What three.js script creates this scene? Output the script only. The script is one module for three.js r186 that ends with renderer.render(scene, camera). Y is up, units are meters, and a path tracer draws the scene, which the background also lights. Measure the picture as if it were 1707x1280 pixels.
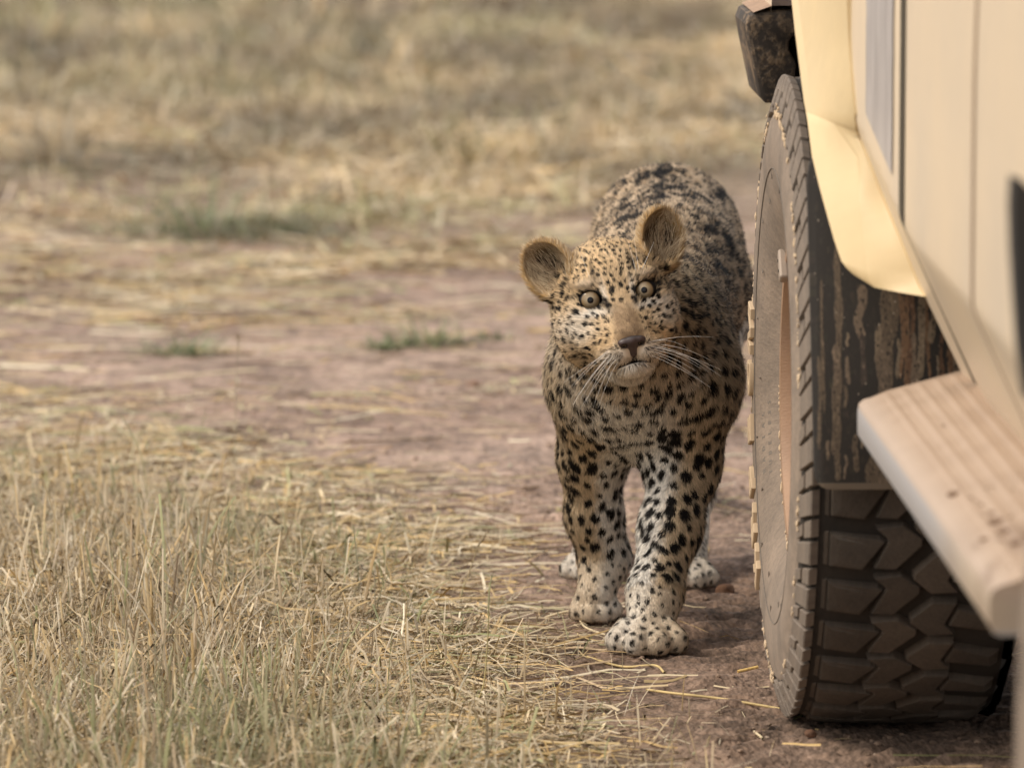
import * as THREE from 'three';
import { RoundedBoxGeometry } from 'three/addons/geometries/RoundedBoxGeometry.js';
import { TextGeometry } from 'three/addons/geometries/TextGeometry.js';
import { FontLoader } from 'three/addons/loaders/FontLoader.js';
import { mergeGeometries, mergeVertices, toCreasedNormals } from 'three/addons/utils/BufferGeometryUtils.js';

// ---------------------------------------------------------------- camera, sky, sun, exposure
const FPX = 9345, CX = 853.5, CY = 640, EYE = 1.4, PITCH = Math.atan(1240 / FPX);   // long lens, looking down at the track
const scene = new THREE.Scene();
const camera = new THREE.PerspectiveCamera(2 * Math.atan(CY / FPX) * 180 / Math.PI, 1707 / 1280, 0.1, 2000);
camera.position.set(0, EYE, 0);
camera.rotation.x = -PITCH;
camera.focus = 7.66;
camera.userData.fStop = 5.2;

const SUN = new THREE.Vector3(-0.62, 0.74, 0.12).normalize();
{
  const W = 256, H = 128, d = new Float32Array(W * H * 4);
  for (let j = 0; j < H; j++) for (let i = 0; i < W; i++) {
    const el = ((j + 0.5) / H - 0.5) * Math.PI, az = ((i + 0.5) / W - 0.5) * 2 * Math.PI;
    const v = [Math.cos(el) * Math.cos(az), Math.sin(el), Math.cos(el) * Math.sin(az)];
    const up = Math.max(0, v[1]), s = Math.max(0, v[0] * SUN.x + v[1] * SUN.y + v[2] * SUN.z);
    const hz = Math.pow(1 - up, 3), glow = 0.9 * Math.pow(s, 6) + 0.35 * Math.pow(s, 2), o = (j * W + i) * 4;
    d[o] = 0.72 + 0.22 * hz + 1.0 * glow;
    d[o + 1] = 0.75 + 0.13 * hz + 0.90 * glow;
    d[o + 2] = 0.83 - 0.04 * hz + 0.74 * glow;
    d[o + 3] = 1;
  }
  const sky = new THREE.DataTexture(d, W, H, THREE.RGBAFormat, THREE.FloatType);
  sky.mapping = THREE.EquirectangularReflectionMapping;
  sky.magFilter = sky.minFilter = THREE.LinearFilter;
  sky.needsUpdate = true;
  scene.background = sky;
  scene.environment = sky;
}
const sun = new THREE.DirectionalLight(new THREE.Color(1.0, 0.89, 0.76), 1.9);
sun.position.copy(SUN).multiplyScalar(20).add(new THREE.Vector3(0.2, 0, -8));
sun.target.position.set(0.2, 0, -8);
sun.castShadow = true;
sun.shadow.radius = 20;
sun.shadow.mapSize.set(2048, 2048);
Object.assign(sun.shadow.camera, { left: -8, right: 8, top: 8, bottom: -8, near: 1, far: 60 });
scene.add(sun, sun.target);
const renderer = new THREE.WebGLRenderer({ antialias: true });
renderer.setSize(1024, 767);
renderer.toneMapping = THREE.LinearToneMapping;
renderer.toneMappingExposure = 1.12;
renderer.shadowMap.enabled = true;

// ---------------------------------------------------------------- helpers
const V3 = (x, y, z) => new THREE.Vector3(x, y, z);
function rng(seed) {
  let s = seed >>> 0;
  return () => { s = (s + 0x6d2b79f5) | 0; let t = Math.imul(s ^ (s >>> 15), 1 | s); t = (t + Math.imul(t ^ (t >>> 7), 61 | t)) ^ t; return ((t ^ (t >>> 14)) >>> 0) / 4294967296; };
}
const clamp = (x, a = 0, b = 1) => x < a ? a : x > b ? b : x;
const lerp = (a, b, t) => a + (b - a) * t;
const smooth = (a, b, x) => { const t = clamp((x - a) / (b - a)); return t * t * (3 - 2 * t); };
const mix3 = (a, b, t) => [lerp(a[0], b[0], t), lerp(a[1], b[1], t), lerp(a[2], b[2], t)];
function piece(list, x) {                                  // piecewise linear through [x, y] pairs
  if (x <= list[0][0]) return list[0][1];
  for (let i = 1; i < list.length; i++) if (x <= list[i][0]) return lerp(list[i - 1][1], list[i][1], (x - list[i - 1][0]) / (list[i][0] - list[i - 1][0]));
  return list[list.length - 1][1];
}
const PERM = new Float32Array(4096); { const r = rng(99); for (let i = 0; i < 4096; i++) PERM[i] = r(); }
const hash3 = (x, y, z) => PERM[((Math.imul(x, 73856093) ^ Math.imul(y, 19349663) ^ Math.imul(z, 83492791)) >>> 3) & 4095];
function noise(x, y, z) {                                  // value noise, 0..1
  const X = Math.floor(x), Y = Math.floor(y), Z = Math.floor(z);
  let u = x - X, v = y - Y, w = z - Z;
  u = u * u * (3 - 2 * u); v = v * v * (3 - 2 * v); w = w * w * (3 - 2 * w);
  const a = lerp(hash3(X, Y, Z), hash3(X + 1, Y, Z), u), b = lerp(hash3(X, Y + 1, Z), hash3(X + 1, Y + 1, Z), u);
  const c = lerp(hash3(X, Y, Z + 1), hash3(X + 1, Y, Z + 1), u), d = lerp(hash3(X, Y + 1, Z + 1), hash3(X + 1, Y + 1, Z + 1), u);
  return lerp(lerp(a, b, v), lerp(c, d, v), w);
}
const fbm = (x, y, z, n = 4) => { let s = 0, a = 0.5, t = 0; for (let i = 0; i < n; i++) { s += a * noise(x, y, z); t += a; a *= 0.5; x = x * 2.03 + 7.1; y = y * 2.03 + 3.7; z = z * 2.03 + 1.3; } return s / t; };
// wrapped 2-D noise for tiling textures
function tnoise(x, y, p, s) {
  const X = Math.floor(x), Y = Math.floor(y); let u = x - X, v = y - Y;
  u = u * u * (3 - 2 * u); v = v * v * (3 - 2 * v);
  const m = (q) => ((q % p) + p) % p;
  return lerp(lerp(hash3(m(X), m(Y), s), hash3(m(X + 1), m(Y), s), u), lerp(hash3(m(X), m(Y + 1), s), hash3(m(X + 1), m(Y + 1), s), u), v);
}
function tfbm(u, v, p, n, s) { let t = 0, a = 0.5, w = 0; for (let i = 0; i < n; i++) { t += a * tnoise(u * p, v * p, p, s + i); w += a; a *= 0.55; p *= 2; } return t / w; }
function tex(n, fn, srgb = false) {                        // fn(u, v) -> [r, g, b] (0..1)
  const d = new Uint8Array(n * n * 4);
  for (let j = 0; j < n; j++) for (let i = 0; i < n; i++) { const c = fn((i + 0.5) / n, (j + 0.5) / n), o = (j * n + i) * 4; d[o] = 255 * clamp(c[0]); d[o + 1] = 255 * clamp(c[1]); d[o + 2] = 255 * clamp(c[2]); d[o + 3] = 255; }
  const t = new THREE.DataTexture(d, n, n); t.wrapS = t.wrapT = THREE.RepeatWrapping; t.magFilter = THREE.LinearFilter; t.minFilter = THREE.LinearMipmapLinearFilter; t.generateMipmaps = true;
  if (srgb) t.colorSpace = THREE.SRGBColorSpace;
  t.needsUpdate = true; return t;
}
const rep = (t, x, y = x) => { const c = t.clone(); c.repeat.set(x, y); c.needsUpdate = true; return c; };
const lin = (r, g, b) => new THREE.Color().setRGB(r, g, b);
const mat = (o) => new THREE.MeshStandardMaterial({ side: THREE.DoubleSide, ...o });

const used = {};
function numbered(n) { const k = used[n] = (used[n] ?? -1) + 1; return k ? n + '_' + String(k).padStart(3, '0') : n; }
function add(name, geometry, material, parent = scene) {
  const m = new THREE.Mesh(geometry, material);
  m.name = parent === scene ? numbered(name) : name;
  m.castShadow = m.receiveShadow = true;
  parent.add(m); return m;
}
function group(name, parent = scene) { const g = new THREE.Group(); g.name = parent === scene ? numbered(name) : name; parent.add(g); return g; }
function tag(o, label, category, grp) { o.userData.label = label; o.userData.category = category; if (grp) o.userData.group = grp; return o; }
function kind(o, k) { o.userData.kind = k; return o; }
function geo(P, I, extra = {}) {
  const g = new THREE.BufferGeometry();
  g.setAttribute('position', new THREE.BufferAttribute(P instanceof Float32Array ? P : new Float32Array(P), 3));
  if (extra.N) g.setAttribute('normal', new THREE.BufferAttribute(extra.N instanceof Float32Array ? extra.N : new Float32Array(extra.N), 3));
  if (extra.C) g.setAttribute('color', new THREE.BufferAttribute(extra.C instanceof Float32Array ? extra.C : new Float32Array(extra.C), 3));
  if (extra.U) g.setAttribute('uv', new THREE.BufferAttribute(extra.U instanceof Float32Array ? extra.U : new Float32Array(extra.U), 2));
  if (I) g.setIndex(new THREE.BufferAttribute(I instanceof Uint32Array ? I : new Uint32Array(I), 1));
  if (!extra.N) g.computeVertexNormals();
  return g;
}
// a sight line of the lens met with the plane z = -depth: how the measured joints below were laid out in metres
function at(px, py, depth) {
  const x = (px - CX) / FPX, y = (CY - py) / FPX, c = Math.cos(PITCH), s = Math.sin(PITCH), t = depth / (c + y * s);
  return V3(x * t, EYE + t * (y * c - s), -depth);
}
function onGround(px, py) { const y = (CY - py) / FPX, c = Math.cos(PITCH), s = Math.sin(PITCH), t = EYE / (s - y * c); return V3((px - CX) / FPX * t, 0, -t * (c + y * s)); }

// ---------------------------------------------------------------- where the vehicle stands
const YAW = Math.atan(333.5 / FPX), VO = V3(0.349, 0, -7.33);    // under the middle of the front wheel, in the plane of its outer side
const toVeh = (x, z) => { const dx = x - VO.x, dz = z - VO.z, c = Math.cos(YAW), s = Math.sin(YAW); return [dx * c - dz * s, dx * s + dz * c]; };
// ---------------------------------------------------------------- ground: one sheet from the track to the horizon
function rut(x, z) {                                       // prints of tyre treads pressed across the wheel line
  const [l, w] = toVeh(x, z);
  const wob = noise(l * 9, w * 3, 5) - 0.5;
  const band = smooth(-0.34, -0.2, l + 0.1 * wob) * (1 - smooth(0.36, 0.46, l + 0.1 * wob));
  if (band <= 0) return 0;
  const fade = 1 - smooth(3.4, 5, -w), ph = w / 0.056 + 0.8 * Math.abs(((l / 0.09) % 2 + 2) % 2 - 1) + 2.2 * wob + 1.2 * noise(l * 4, w * 8, 2);
  const ridge = Math.pow(0.5 + 0.5 * Math.sin(ph * 2 * Math.PI), 1.6);
  return band * fade * (ridge * 0.011 - 0.007) * (0.35 + 0.9 * noise(l * 6, w * 5, 9));
}
function gy(x, z) {
  const far = smooth(10, 30, Math.abs(z) + Math.abs(x));
  let y = (fbm(x * 2.3, 0.3, z * 2.3, 3) - 0.5) * 0.02 + (fbm(x * 12, 0.7, z * 12, 3) - 0.5) * 0.016 + (fbm(x * 40, 2.7, z * 34, 2) - 0.5) * 0.009 + rut(x, z);
  const grassy = smooth(-13, -15.5, z);
  y += grassy * (fbm(x * 0.8, 4.2, z * 0.8, 3) - 0.42) * 0.10 * (1 + far);
  y += far * (fbm(x * 0.05, 9.2, z * 0.05, 3) - 0.5) * 0.5 * smooth(18, 80, Math.abs(z) + Math.abs(x));
  return y;
}
// 0 bare track .. 1 thick grass; measured on the ground in metres
const EDGE = [[-11, -1.35], [-10.1, -0.86], [-9.4, -0.40], [-8.6, -0.16], [-7.7, 0.02], [-7.0, 0.10], [-6.0, 0.16], [-4, 0.3]];
function nearGrass(x, z) {
  if (z < -11.5) return 0;
  const e = piece(EDGE, z) + (noise(x * 5, 1, z * 4) - 0.5) * 0.18;
  return smooth(0.20, -0.42, x - e) * smooth(-10.3, -8.1, z + 0.7 * (noise(x * 3, 3, z * 2) - 0.5));
}
const litterAt = (x, z) => {
  const e = piece(EDGE, z);
  let a = smooth(lerp(0.16, 0.42, smooth(-7.3, -8.2, z)), -0.08, x - e) * smooth(-11.6, -9.0, z) * 0.9;
  a += 0.26 * smooth(-13.6, -12.2, z) * (1 - smooth(-11.6, -9.8, z)) * smooth(0.42, 0.62, noise(x * 1.7, 8, z * 3.0));
  a += 0.05;
  const [l] = toVeh(x, z); if (z > -8.6) a *= 1 - 0.8 * smooth(-0.42, -0.22, l);
  return clamp(a * (0.45 + 0.9 * noise(x * 4, 6, z * 3)));
};
const dirtTex = tex(1024, (u, v) => {
  const a = tfbm(u, v, 6, 7, 11), b = tfbm(u, v, 48, 4, 40), c = tfbm(u, v, 200, 2, 70), peb = smooth(0.70, 0.78, tnoise(u * 90, v * 90, 90, 5));
  const k = 0.5 + 0.55 * (a - 0.5) + 0.55 * (b - 0.5) + 0.45 * (c - 0.5);
  const t = [0.66 + 0.75 * (k - 0.5), 0.64 + 0.75 * (k - 0.5), 0.625 + 0.76 * (k - 0.5)];
  return mix3(t, [0.78, 0.74, 0.70], 0.35 * peb);
}, true);
const dirtBump = tex(1024, (u, v) => { const a = tfbm(u, v, 12, 6, 21), c = tfbm(u, v, 128, 3, 60), p = smooth(0.66, 0.8, tnoise(u * 90, v * 90, 90, 5)); const k = 0.55 * a + 0.45 * c + 0.08 * p; return [k, k, k]; });
{
  const xs = [], zs = [];
  const run = (list, a, b, h) => { const n = Math.max(1, Math.round((b - a) / h)); for (let i = 0; i < n; i++) list.push(lerp(a, b, i / n)); };
  run(xs, -900, -200, 100); run(xs, -200, -40, 20); run(xs, -40, -8, 4); run(xs, -8, -2.5, 0.5); run(xs, -2.5, -1.1, 0.05); run(xs, -1.1, 1.1, 0.011); run(xs, 1.1, 2.5, 0.05); run(xs, 2.5, 8, 0.5); run(xs, 8, 40, 4); run(xs, 40, 200, 20); run(xs, 200, 900, 100); xs.push(900);
  run(zs, -1500, -300, 150); run(zs, -300, -80, 20); run(zs, -80, -28, 3); run(zs, -28, -14, 0.12); run(zs, -14, -9.5, 0.03); run(zs, -9.5, -6.4, 0.011); run(zs, -6.4, -3, 0.05); run(zs, -3, 20, 1.5); run(zs, 20, 300, 40); zs.push(300);
  const nx = xs.length, nz = zs.length, P = new Float32Array(nx * nz * 3), C = new Float32Array(nx * nz * 3), U = new Float32Array(nx * nz * 2), I = new Uint32Array((nx - 1) * (nz - 1) * 6);
  let o = 0;
  for (let j = 0; j < nz; j++) for (let i = 0; i < nx; i++, o++) {
    const x = xs[i], z = zs[j];
    P[o * 3] = x; P[o * 3 + 1] = gy(x, z); P[o * 3 + 2] = z; U[o * 2] = x / 0.9; U[o * 2 + 1] = z / 0.9;
    const n = fbm(x * 1.4, 2, z * 1.4, 4), m = fbm(x * 7, 3, z * 5, 3);
    let c = mix3([0.53, 0.375, 0.285], [0.69, 0.515, 0.405], smooth(0.3, 0.7, n));
    const nearDark = smooth(-9.5, -7.2, z);                // the soil by the wheel is a deeper brown than the far track
    c = mix3(c, [0.37, 0.258, 0.182], 0.68 * nearDark);
    const g = Math.max(nearGrass(x, z), smooth(-12.8, -15, z) * 0.85);
    c = mix3(c, mix3([0.40, 0.31, 0.19], [0.36, 0.33, 0.19], n), g * 0.7);
    const k = 0.84 + 0.34 * m;
    C[o * 3] = c[0] * k; C[o * 3 + 1] = c[1] * k; C[o * 3 + 2] = c[2] * k;
  }
  o = 0;
  for (let j = 0; j < nz - 1; j++) for (let i = 0; i < nx - 1; i++) { const a = j * nx + i, b = a + 1, c = a + nx, d = c + 1; I[o++] = a; I[o++] = c; I[o++] = b; I[o++] = b; I[o++] = c; I[o++] = d; }
  const g = add('ground', geo(P, I, { C, U }), new THREE.MeshStandardMaterial({ map: dirtTex, bumpMap: dirtBump, bumpScale: 0.010, vertexColors: true, roughness: 0.95 }));
  kind(g, 'structure');
  g.userData.label = 'reddish brown dirt track with tyre prints and dusty soil';
}

// ---------------------------------------------------------------- grass and straw
class Blades {
  constructor() { this.P = []; this.N = []; this.C = []; this.I = []; this.n = 0; }
  // pts: centre line; w: full width; side: across vector; colours from base to tip; fold lifts the middle so that the blade has a keel
  ribbon(pts, w, side, c0, c1, nrm, taper = 0.15) {
    const m = pts.length - 1, e = [pts[1][0] - pts[0][0], pts[1][1] - pts[0][1], pts[1][2] - pts[0][2]];
    // wind the faces so that their true side agrees with the given normal
    const turn = (side[1] * e[2] - side[2] * e[1]) * nrm[0] + (side[2] * e[0] - side[0] * e[2]) * nrm[1] + (side[0] * e[1] - side[1] * e[0]) * nrm[2] < 0;
    for (let i = 0; i <= m; i++) {
      const t = i / m, ww = w * 0.5 * (i === m ? taper : (1 - 0.35 * t)), p = pts[i], c = mix3(c0, c1, t);
      this.P.push(p[0] - side[0] * ww, p[1] - side[1] * ww, p[2] - side[2] * ww, p[0] + side[0] * ww, p[1] + side[1] * ww, p[2] + side[2] * ww);
      this.C.push(c[0], c[1], c[2], c[0], c[1], c[2]);
      this.N.push(nrm[0] - side[0] * 0.45, nrm[1] - side[1] * 0.45, nrm[2] - side[2] * 0.45, nrm[0] + side[0] * 0.45, nrm[1] + side[1] * 0.45, nrm[2] + side[2] * 0.45);
      if (i) { const k = this.n + i * 2; turn ? this.I.push(k - 2, k, k - 1, k - 1, k, k + 1) : this.I.push(k - 2, k - 1, k, k - 1, k + 1, k); }
    }
    this.n += (m + 1) * 2;
  }
  blade(r, x, z, h, w, lean, az, c0, c1, segs = 3, y0 = null) {
    const dx = Math.cos(az), dz = Math.sin(az), pts = [], y = (y0 ?? gy(x, z)) - 0.004, bend = (0.2 + 1.0 * r()) * lean, kink = r() < 0.18 ? 0.4 + 0.35 * r() : 2;
    let px = x, py = y, pz = z, a = lean * 0.62;
    const st = h / segs;
    for (let i = 0; i <= segs; i++) {
      pts.push([px, py, pz]);
      a = i / segs > kink ? Math.max(a, 1.5 + 0.7 * r()) : a + bend / segs;
      px += Math.sin(a) * dx * st; pz += Math.sin(a) * dz * st; py += Math.cos(a) * st;
      if (py < y + 0.004) py = y + 0.004 + 0.01 * r();
    }
    const sa = az + Math.PI / 2 + (r() - 0.5) * 1.6, side = [Math.cos(sa), 0.25 * (r() - 0.5), Math.sin(sa)];
    const nz = Math.cos(sa), nx = -Math.sin(sa), f = nz > 0 ? 1 : -1;
    this.ribbon(pts, w, side, c0, c1, [nx * f * 0.75, 0.62, nz * f * 0.75], r() < 0.3 ? 0.7 : 0.12);
  }
  straw(r, x, z, len, w, az, lift, c0, c1) {
    const dx = Math.cos(az), dz = Math.sin(az), pts = [], n = 3, y = gy(x, z) + 0.002, curve = (r() - 0.5) * 0.5, tip = (r() - 0.3) * lift;
    for (let i = 0; i <= n; i++) {
      const t = i / n - 0.5, q = curve * t * t * len;
      pts.push([x + dx * t * len - dz * q, Math.max(gy(x + dx * t * len, z + dz * t * len) + 0.002, y + lift * 0.6 * r() + tip * (t + 0.5)), z + dz * t * len + dx * q]);
    }
    const roll = (r() - 0.5) * 1.6;
    this.ribbon(pts, w, [-dz * Math.cos(roll), Math.sin(roll), dx * Math.cos(roll)], c0, c1, [dz * Math.sin(roll), Math.abs(Math.cos(roll)) + 0.2, 0.25 - dx * Math.sin(roll)], 0.7);
  }
  mesh(name, material, parent) { return add(name, geo(this.P, this.I, { N: this.N, C: this.C }), material, parent); }
}
const STRAW = [[0.56, 0.41, 0.20], [0.66, 0.53, 0.33], [0.70, 0.60, 0.43], [0.55, 0.46, 0.31], [0.60, 0.41, 0.17], [0.46, 0.34, 0.21]];
const GREENISH = [[0.29, 0.295, 0.125], [0.35, 0.34, 0.165], [0.235, 0.245, 0.09], [0.42, 0.38, 0.20], [0.33, 0.33, 0.155]];
const pick = (r, list) => { const c = list[Math.floor(r() * list.length)], k = 0.62 + 0.62 * r(); return [c[0] * k, c[1] * k, c[2] * k]; };
const grassMat = new THREE.MeshPhysicalMaterial({ vertexColors: true, roughness: 0.72, side: THREE.DoubleSide, transmission: 0.3, thickness: 0 });
const strawMat = mat({ vertexColors: true, roughness: 0.62 });
const blocked = (x, z) => { const [l, w] = toVeh(x, z); return l > -0.02 && l < 0.32 && Math.abs(w) < 0.24; };

{ // the thick dry grass at the left of the track, close to the lens
  const r = rng(11), b = new Blades();
  let made = 0;
  for (let i = 0; i < 150000 && made < 29000; i++) {
    const z = -lerp(5.6, 10.9, Math.pow(r(), 0.85)), half = 0.098 * -z, x = lerp(-half - 0.12, Math.min(half, 0.45), r());
    const d = nearGrass(x, z); if (r() > d * (0.25 + 0.75 * d) * (0.35 + 0.9 * noise(x * 9, 71, z * 6))) continue;
    const patch = noise(x * 3.2, 21, z * 2.2), green = clamp(0.14 + 0.6 * smooth(0.45, 0.75, patch) + 0.40 * smooth(-7.6, -6.6, z) * smooth(0.1, -0.4, x));
    const tall = (0.5 + 0.7 * noise(x * 2.4, 31, z * 2.0)) * lerp(0.7, 1.15, smooth(0.2, 1, d));
    const h = (0.026 + 0.115 * Math.pow(r(), 1.7)) * tall * (r() < 0.03 ? 1.6 : 1);
    const az = r() * 6.283, lean = 0.1 + 2.5 * Math.pow(r(), 1.1);
    const g = r() < green, c0 = g ? pick(r, GREENISH) : pick(r, STRAW), c1 = g && r() < 0.6 ? pick(r, GREENISH) : pick(r, STRAW);
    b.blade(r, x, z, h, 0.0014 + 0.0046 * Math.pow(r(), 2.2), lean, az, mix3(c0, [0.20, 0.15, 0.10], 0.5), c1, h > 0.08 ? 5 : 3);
    made++;
  }
  for (let i = 0; i < 60000 && made < 34500; i++) {         // broken stems caught across the top of the grass
    const z = -lerp(5.6, 10.2, Math.pow(r(), 0.85)), half = 0.098 * -z, x = lerp(-half - 0.12, Math.min(half, 0.4), r()), d = nearGrass(x, z); if (r() > d) continue;
    const c = pick(r, STRAW); b.straw(r, x, z, 0.04 + 0.13 * r() * r(), 0.0014 + 0.0034 * Math.pow(r(), 2), r() * 6.283, (0.02 + 0.06 * r()) * d, c, mix3(c, pick(r, STRAW), 0.5)); made++;
  }
  tag(kind(b.mesh('dry_grass', grassMat), 'stuff'), 'thick dry grass mixed with grey green blades at the near left', 'grass');
}
{ // trampled straw lying over the soil
  const r = rng(12), b = new Blades();
  let made = 0;
  for (let i = 0; i < 400000 && made < 30000; i++) {
    const z = -lerp(6.2, 13.8, Math.pow(r(), 1.15)), half = 0.098 * -z, x = lerp(-half - 0.1, half + 0.15, r());
    if (blocked(x, z) || r() > litterAt(x, z) * 1.1) continue;
    const long = Math.pow(r(), 2.2), far = smooth(9, 13, -z), az = r() < 0.35 ? (r() - 0.5) * 1.1 : r() * 6.283;
    const c = r() < 0.86 ? pick(r, STRAW) : pick(r, GREENISH), d = mix3(c, pick(r, STRAW), 0.35 * r());
    b.straw(r, x, z, (0.018 + 0.15 * long) * (1 + 0.5 * far), (0.0013 + 0.0042 * Math.pow(r(), 2.4)) * (1 + 0.6 * far), az, 0.004 + 0.045 * Math.pow(r(), 3) * smooth(0.25, -0.1, x - piece(EDGE, z)), c, d);
    made++;
  }
  tag(kind(b.mesh('straw_litter', strawMat), 'stuff'), 'loose flattened straw scattered over the dirt track', 'straw');
}
{ // the grassland beyond the track
  const r = rng(13), b = new Blades();
  let made = 0;
  for (let i = 0; i < 300000 && made < 56000; i++) {
    const z = -lerp(12.3, 27, Math.pow(r(), 1.1)), half = 0.11 * -z + 0.2, x = lerp(-half - 0.4, half, r());
    const e = smooth(-12.6, -14.6, z + 1.1 * (noise(x * 1.5, 41, z * 1.2) - 0.5) + 2.6 * clamp(x + 0.05, 0, 1)), patch = noise(x * 0.9, 51, z * 0.75), clump = noise(x * 2.6, 61, z * 1.8);
    if (r() > e * (0.35 + 0.9 * smooth(0.3, 0.65, clump))) continue;
    const tall = smooth(-15, -19, z) * smooth(0.4, -1.1, x), green = clamp(0.16 + 0.7 * smooth(0.50, 0.70, patch) + 0.2 * tall);
    const tone = 0.55 + 0.95 * smooth(0.25, 0.75, 0.6 * noise(x * 3.1, 81, z * 1.3) + 0.4 * noise(x * 8, 83, z * 3)), dim = (c) => [c[0] * tone, c[1] * tone, c[2] * tone];  // clump shading put into the blade colours, along with plant variation
    const flat = r() < 0.66 - 0.15 * tall;
    const c0 = r() < green ? pick(r, GREENISH) : pick(r, STRAW), c1 = r() < green * 0.7 ? pick(r, GREENISH) : pick(r, STRAW);
    if (flat) b.straw(r, x, z, 0.06 + 0.30 * r() * r(), 0.005 + 0.010 * r() * r(), r() * 6.283, 0.16 * r() * r(), dim(mix3(c0, [0.36, 0.27, 0.17], 0.3)), dim(mix3(c1, [0.36, 0.27, 0.17], 0.2)));
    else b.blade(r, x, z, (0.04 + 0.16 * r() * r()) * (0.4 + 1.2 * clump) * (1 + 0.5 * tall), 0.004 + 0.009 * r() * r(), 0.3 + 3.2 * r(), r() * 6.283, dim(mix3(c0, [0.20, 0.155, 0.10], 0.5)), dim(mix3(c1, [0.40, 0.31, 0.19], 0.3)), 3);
    made++;
  }
  for (let q = 0; q < 210; q++) {                           // taller tussocks, each of its own tone
    const z = -lerp(13.8, 25, Math.pow(r(), 0.9)), half = 0.1 * -z, x = lerp(-half - 0.3, half * 0.75, Math.pow(r(), 1.35)), n = 14 + Math.floor(26 * r()), hh = (0.07 + 0.15 * r()) * lerp(1, 0.55, smooth(-0.6, 1.0, x)), az = r() * 6.283, g = r(), t = 0.5 + 0.8 * r();
    if (z > -14.6 - 2.6 * clamp(x + 0.05, 0, 1)) continue;
    const list = g < 0.34 ? GREENISH : STRAW;
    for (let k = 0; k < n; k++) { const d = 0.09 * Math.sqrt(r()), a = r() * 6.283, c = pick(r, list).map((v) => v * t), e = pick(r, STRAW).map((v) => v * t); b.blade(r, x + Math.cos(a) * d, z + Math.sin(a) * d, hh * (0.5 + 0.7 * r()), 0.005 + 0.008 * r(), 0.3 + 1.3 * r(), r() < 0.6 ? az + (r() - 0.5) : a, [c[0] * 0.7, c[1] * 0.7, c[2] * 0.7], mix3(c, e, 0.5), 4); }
  }
  tag(kind(b.mesh('far_grass', grassMat), 'stuff'), 'dry tan and olive grassland beyond the dirt track', 'grass');
}

{ // crumbs of soil on the bare track
  const r = rng(14), base = new THREE.DodecahedronGeometry(1, 0), bp = base.attributes.position, P = [], C = [];
  let made = 0;
  for (let i = 0; i < 60000 && made < 5200; i++) {
    const z = -lerp(6.3, 10.5, Math.pow(r(), 1.2)), half = 0.098 * -z, x = lerp(-half * 0.8, half + 0.1, r());
    if (r() > 0.12 + 0.9 * smooth(0.45, 0.7, noise(x * 5, 91, z * 4)) || nearGrass(x, z) > 0.3 || blocked(x, z)) continue;
    const s = 0.0009 + 0.0042 * Math.pow(r(), 5), a = r() * 6.3, c = Math.cos(a), q = Math.sin(a), y = gy(x, z) + s * 0.25, e = [s * (0.8 + 0.6 * r()), s * (0.5 + 0.4 * r()), s], k = 0.75 + 0.5 * r(), t = r() < 0.06 ? [0.42, 0.32, 0.24] : [0.24, 0.165, 0.115];
    for (let v = 0; v < bp.count; v++) { const X = bp.getX(v) * e[0], Y = bp.getY(v) * e[1], Z = bp.getZ(v) * e[2]; P.push(x + X * c - Z * q, y + Y, z + X * q + Z * c); C.push(t[0] * k, t[1] * k, t[2] * k); }
    made++;
  }
  tag(kind(add('soil_crumbs', geo(P, null, { C }), mat({ vertexColors: true, roughness: 0.95 })), 'stuff'), 'small crumbs of brown soil strewn on the bare track', 'soil');
}
// ---------------------------------------------------------------- the safari vehicle, seen along its side
const vehicle = group('safari_vehicle');
vehicle.position.copy(VO); vehicle.rotation.y = YAW;
tag(vehicle, 'cream and yellow off road vehicle parked beside the leopard with muddy tyre and step', 'vehicle');
vehicle.updateMatrixWorld(true);
// a sight line met with the vehicle's cross plane w metres behind the wheel centre, in the vehicle's own axes
function veh(px, py, w) {
  const a = at(px, py, 6), c = Math.cos(YAW), s = Math.sin(YAW), loc = (p) => V3((p.x - VO.x) * c - (p.z - VO.z) * s, p.y, (p.x - VO.x) * s + (p.z - VO.z) * c);
  const e = loc(V3(0, EYE, 0)), q = loc(a), t = (w - e.z) / (q.z - e.z);
  return V3(e.x + (q.x - e.x) * t, e.y + (q.y - e.y) * t, w);
}
const dustBump = tex(512, (u, v) => { const k = 0.6 * tfbm(u, v, 10, 6, 131) + 0.4 * tfbm(u, v, 90, 3, 140); return [k, k, k]; });
const paintTex = tex(512, (u, v) => { const a = tfbm(u, v, 3, 5, 201), s = tfbm(u * 1, v * 0.999, 40, 3, 220); const k = 0.94 + 0.08 * (a - 0.5) + 0.03 * (s - 0.5); return [k, k * (0.995 - 0.02 * (a - 0.5)), k * (0.985 - 0.06 * (a - 0.5))]; }, true);
const paintM = new THREE.MeshPhysicalMaterial({ color: lin(0.81, 0.675, 0.51), map: paintTex, roughness: 0.42, clearcoat: 0.25, clearcoatRoughness: 0.35, side: THREE.DoubleSide, bumpMap: dustBump, bumpScale: 0.0003 });
const flareM = new THREE.MeshPhysicalMaterial({ color: lin(0.76, 0.60, 0.355), map: paintTex, roughness: 0.5, side: THREE.DoubleSide, bumpMap: dustBump, bumpScale: 0.0003 });
const rubberTex = tex(512, (u, v) => { const a = tfbm(u, v, 5, 6, 301), b = tfbm(u, v, 64, 3, 320); const k = clamp(0.5 + 1.1 * (a - 0.5) + 0.6 * (b - 0.5)); return mix3([0.43, 0.395, 0.36], [0.59, 0.535, 0.48], k); }, true);
const dustRubber = mat({ color: lin(1.05, 1.0, 0.95), map: rubberTex, roughness: 0.85, bumpMap: dustBump, bumpScale: 0.0012 });
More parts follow.
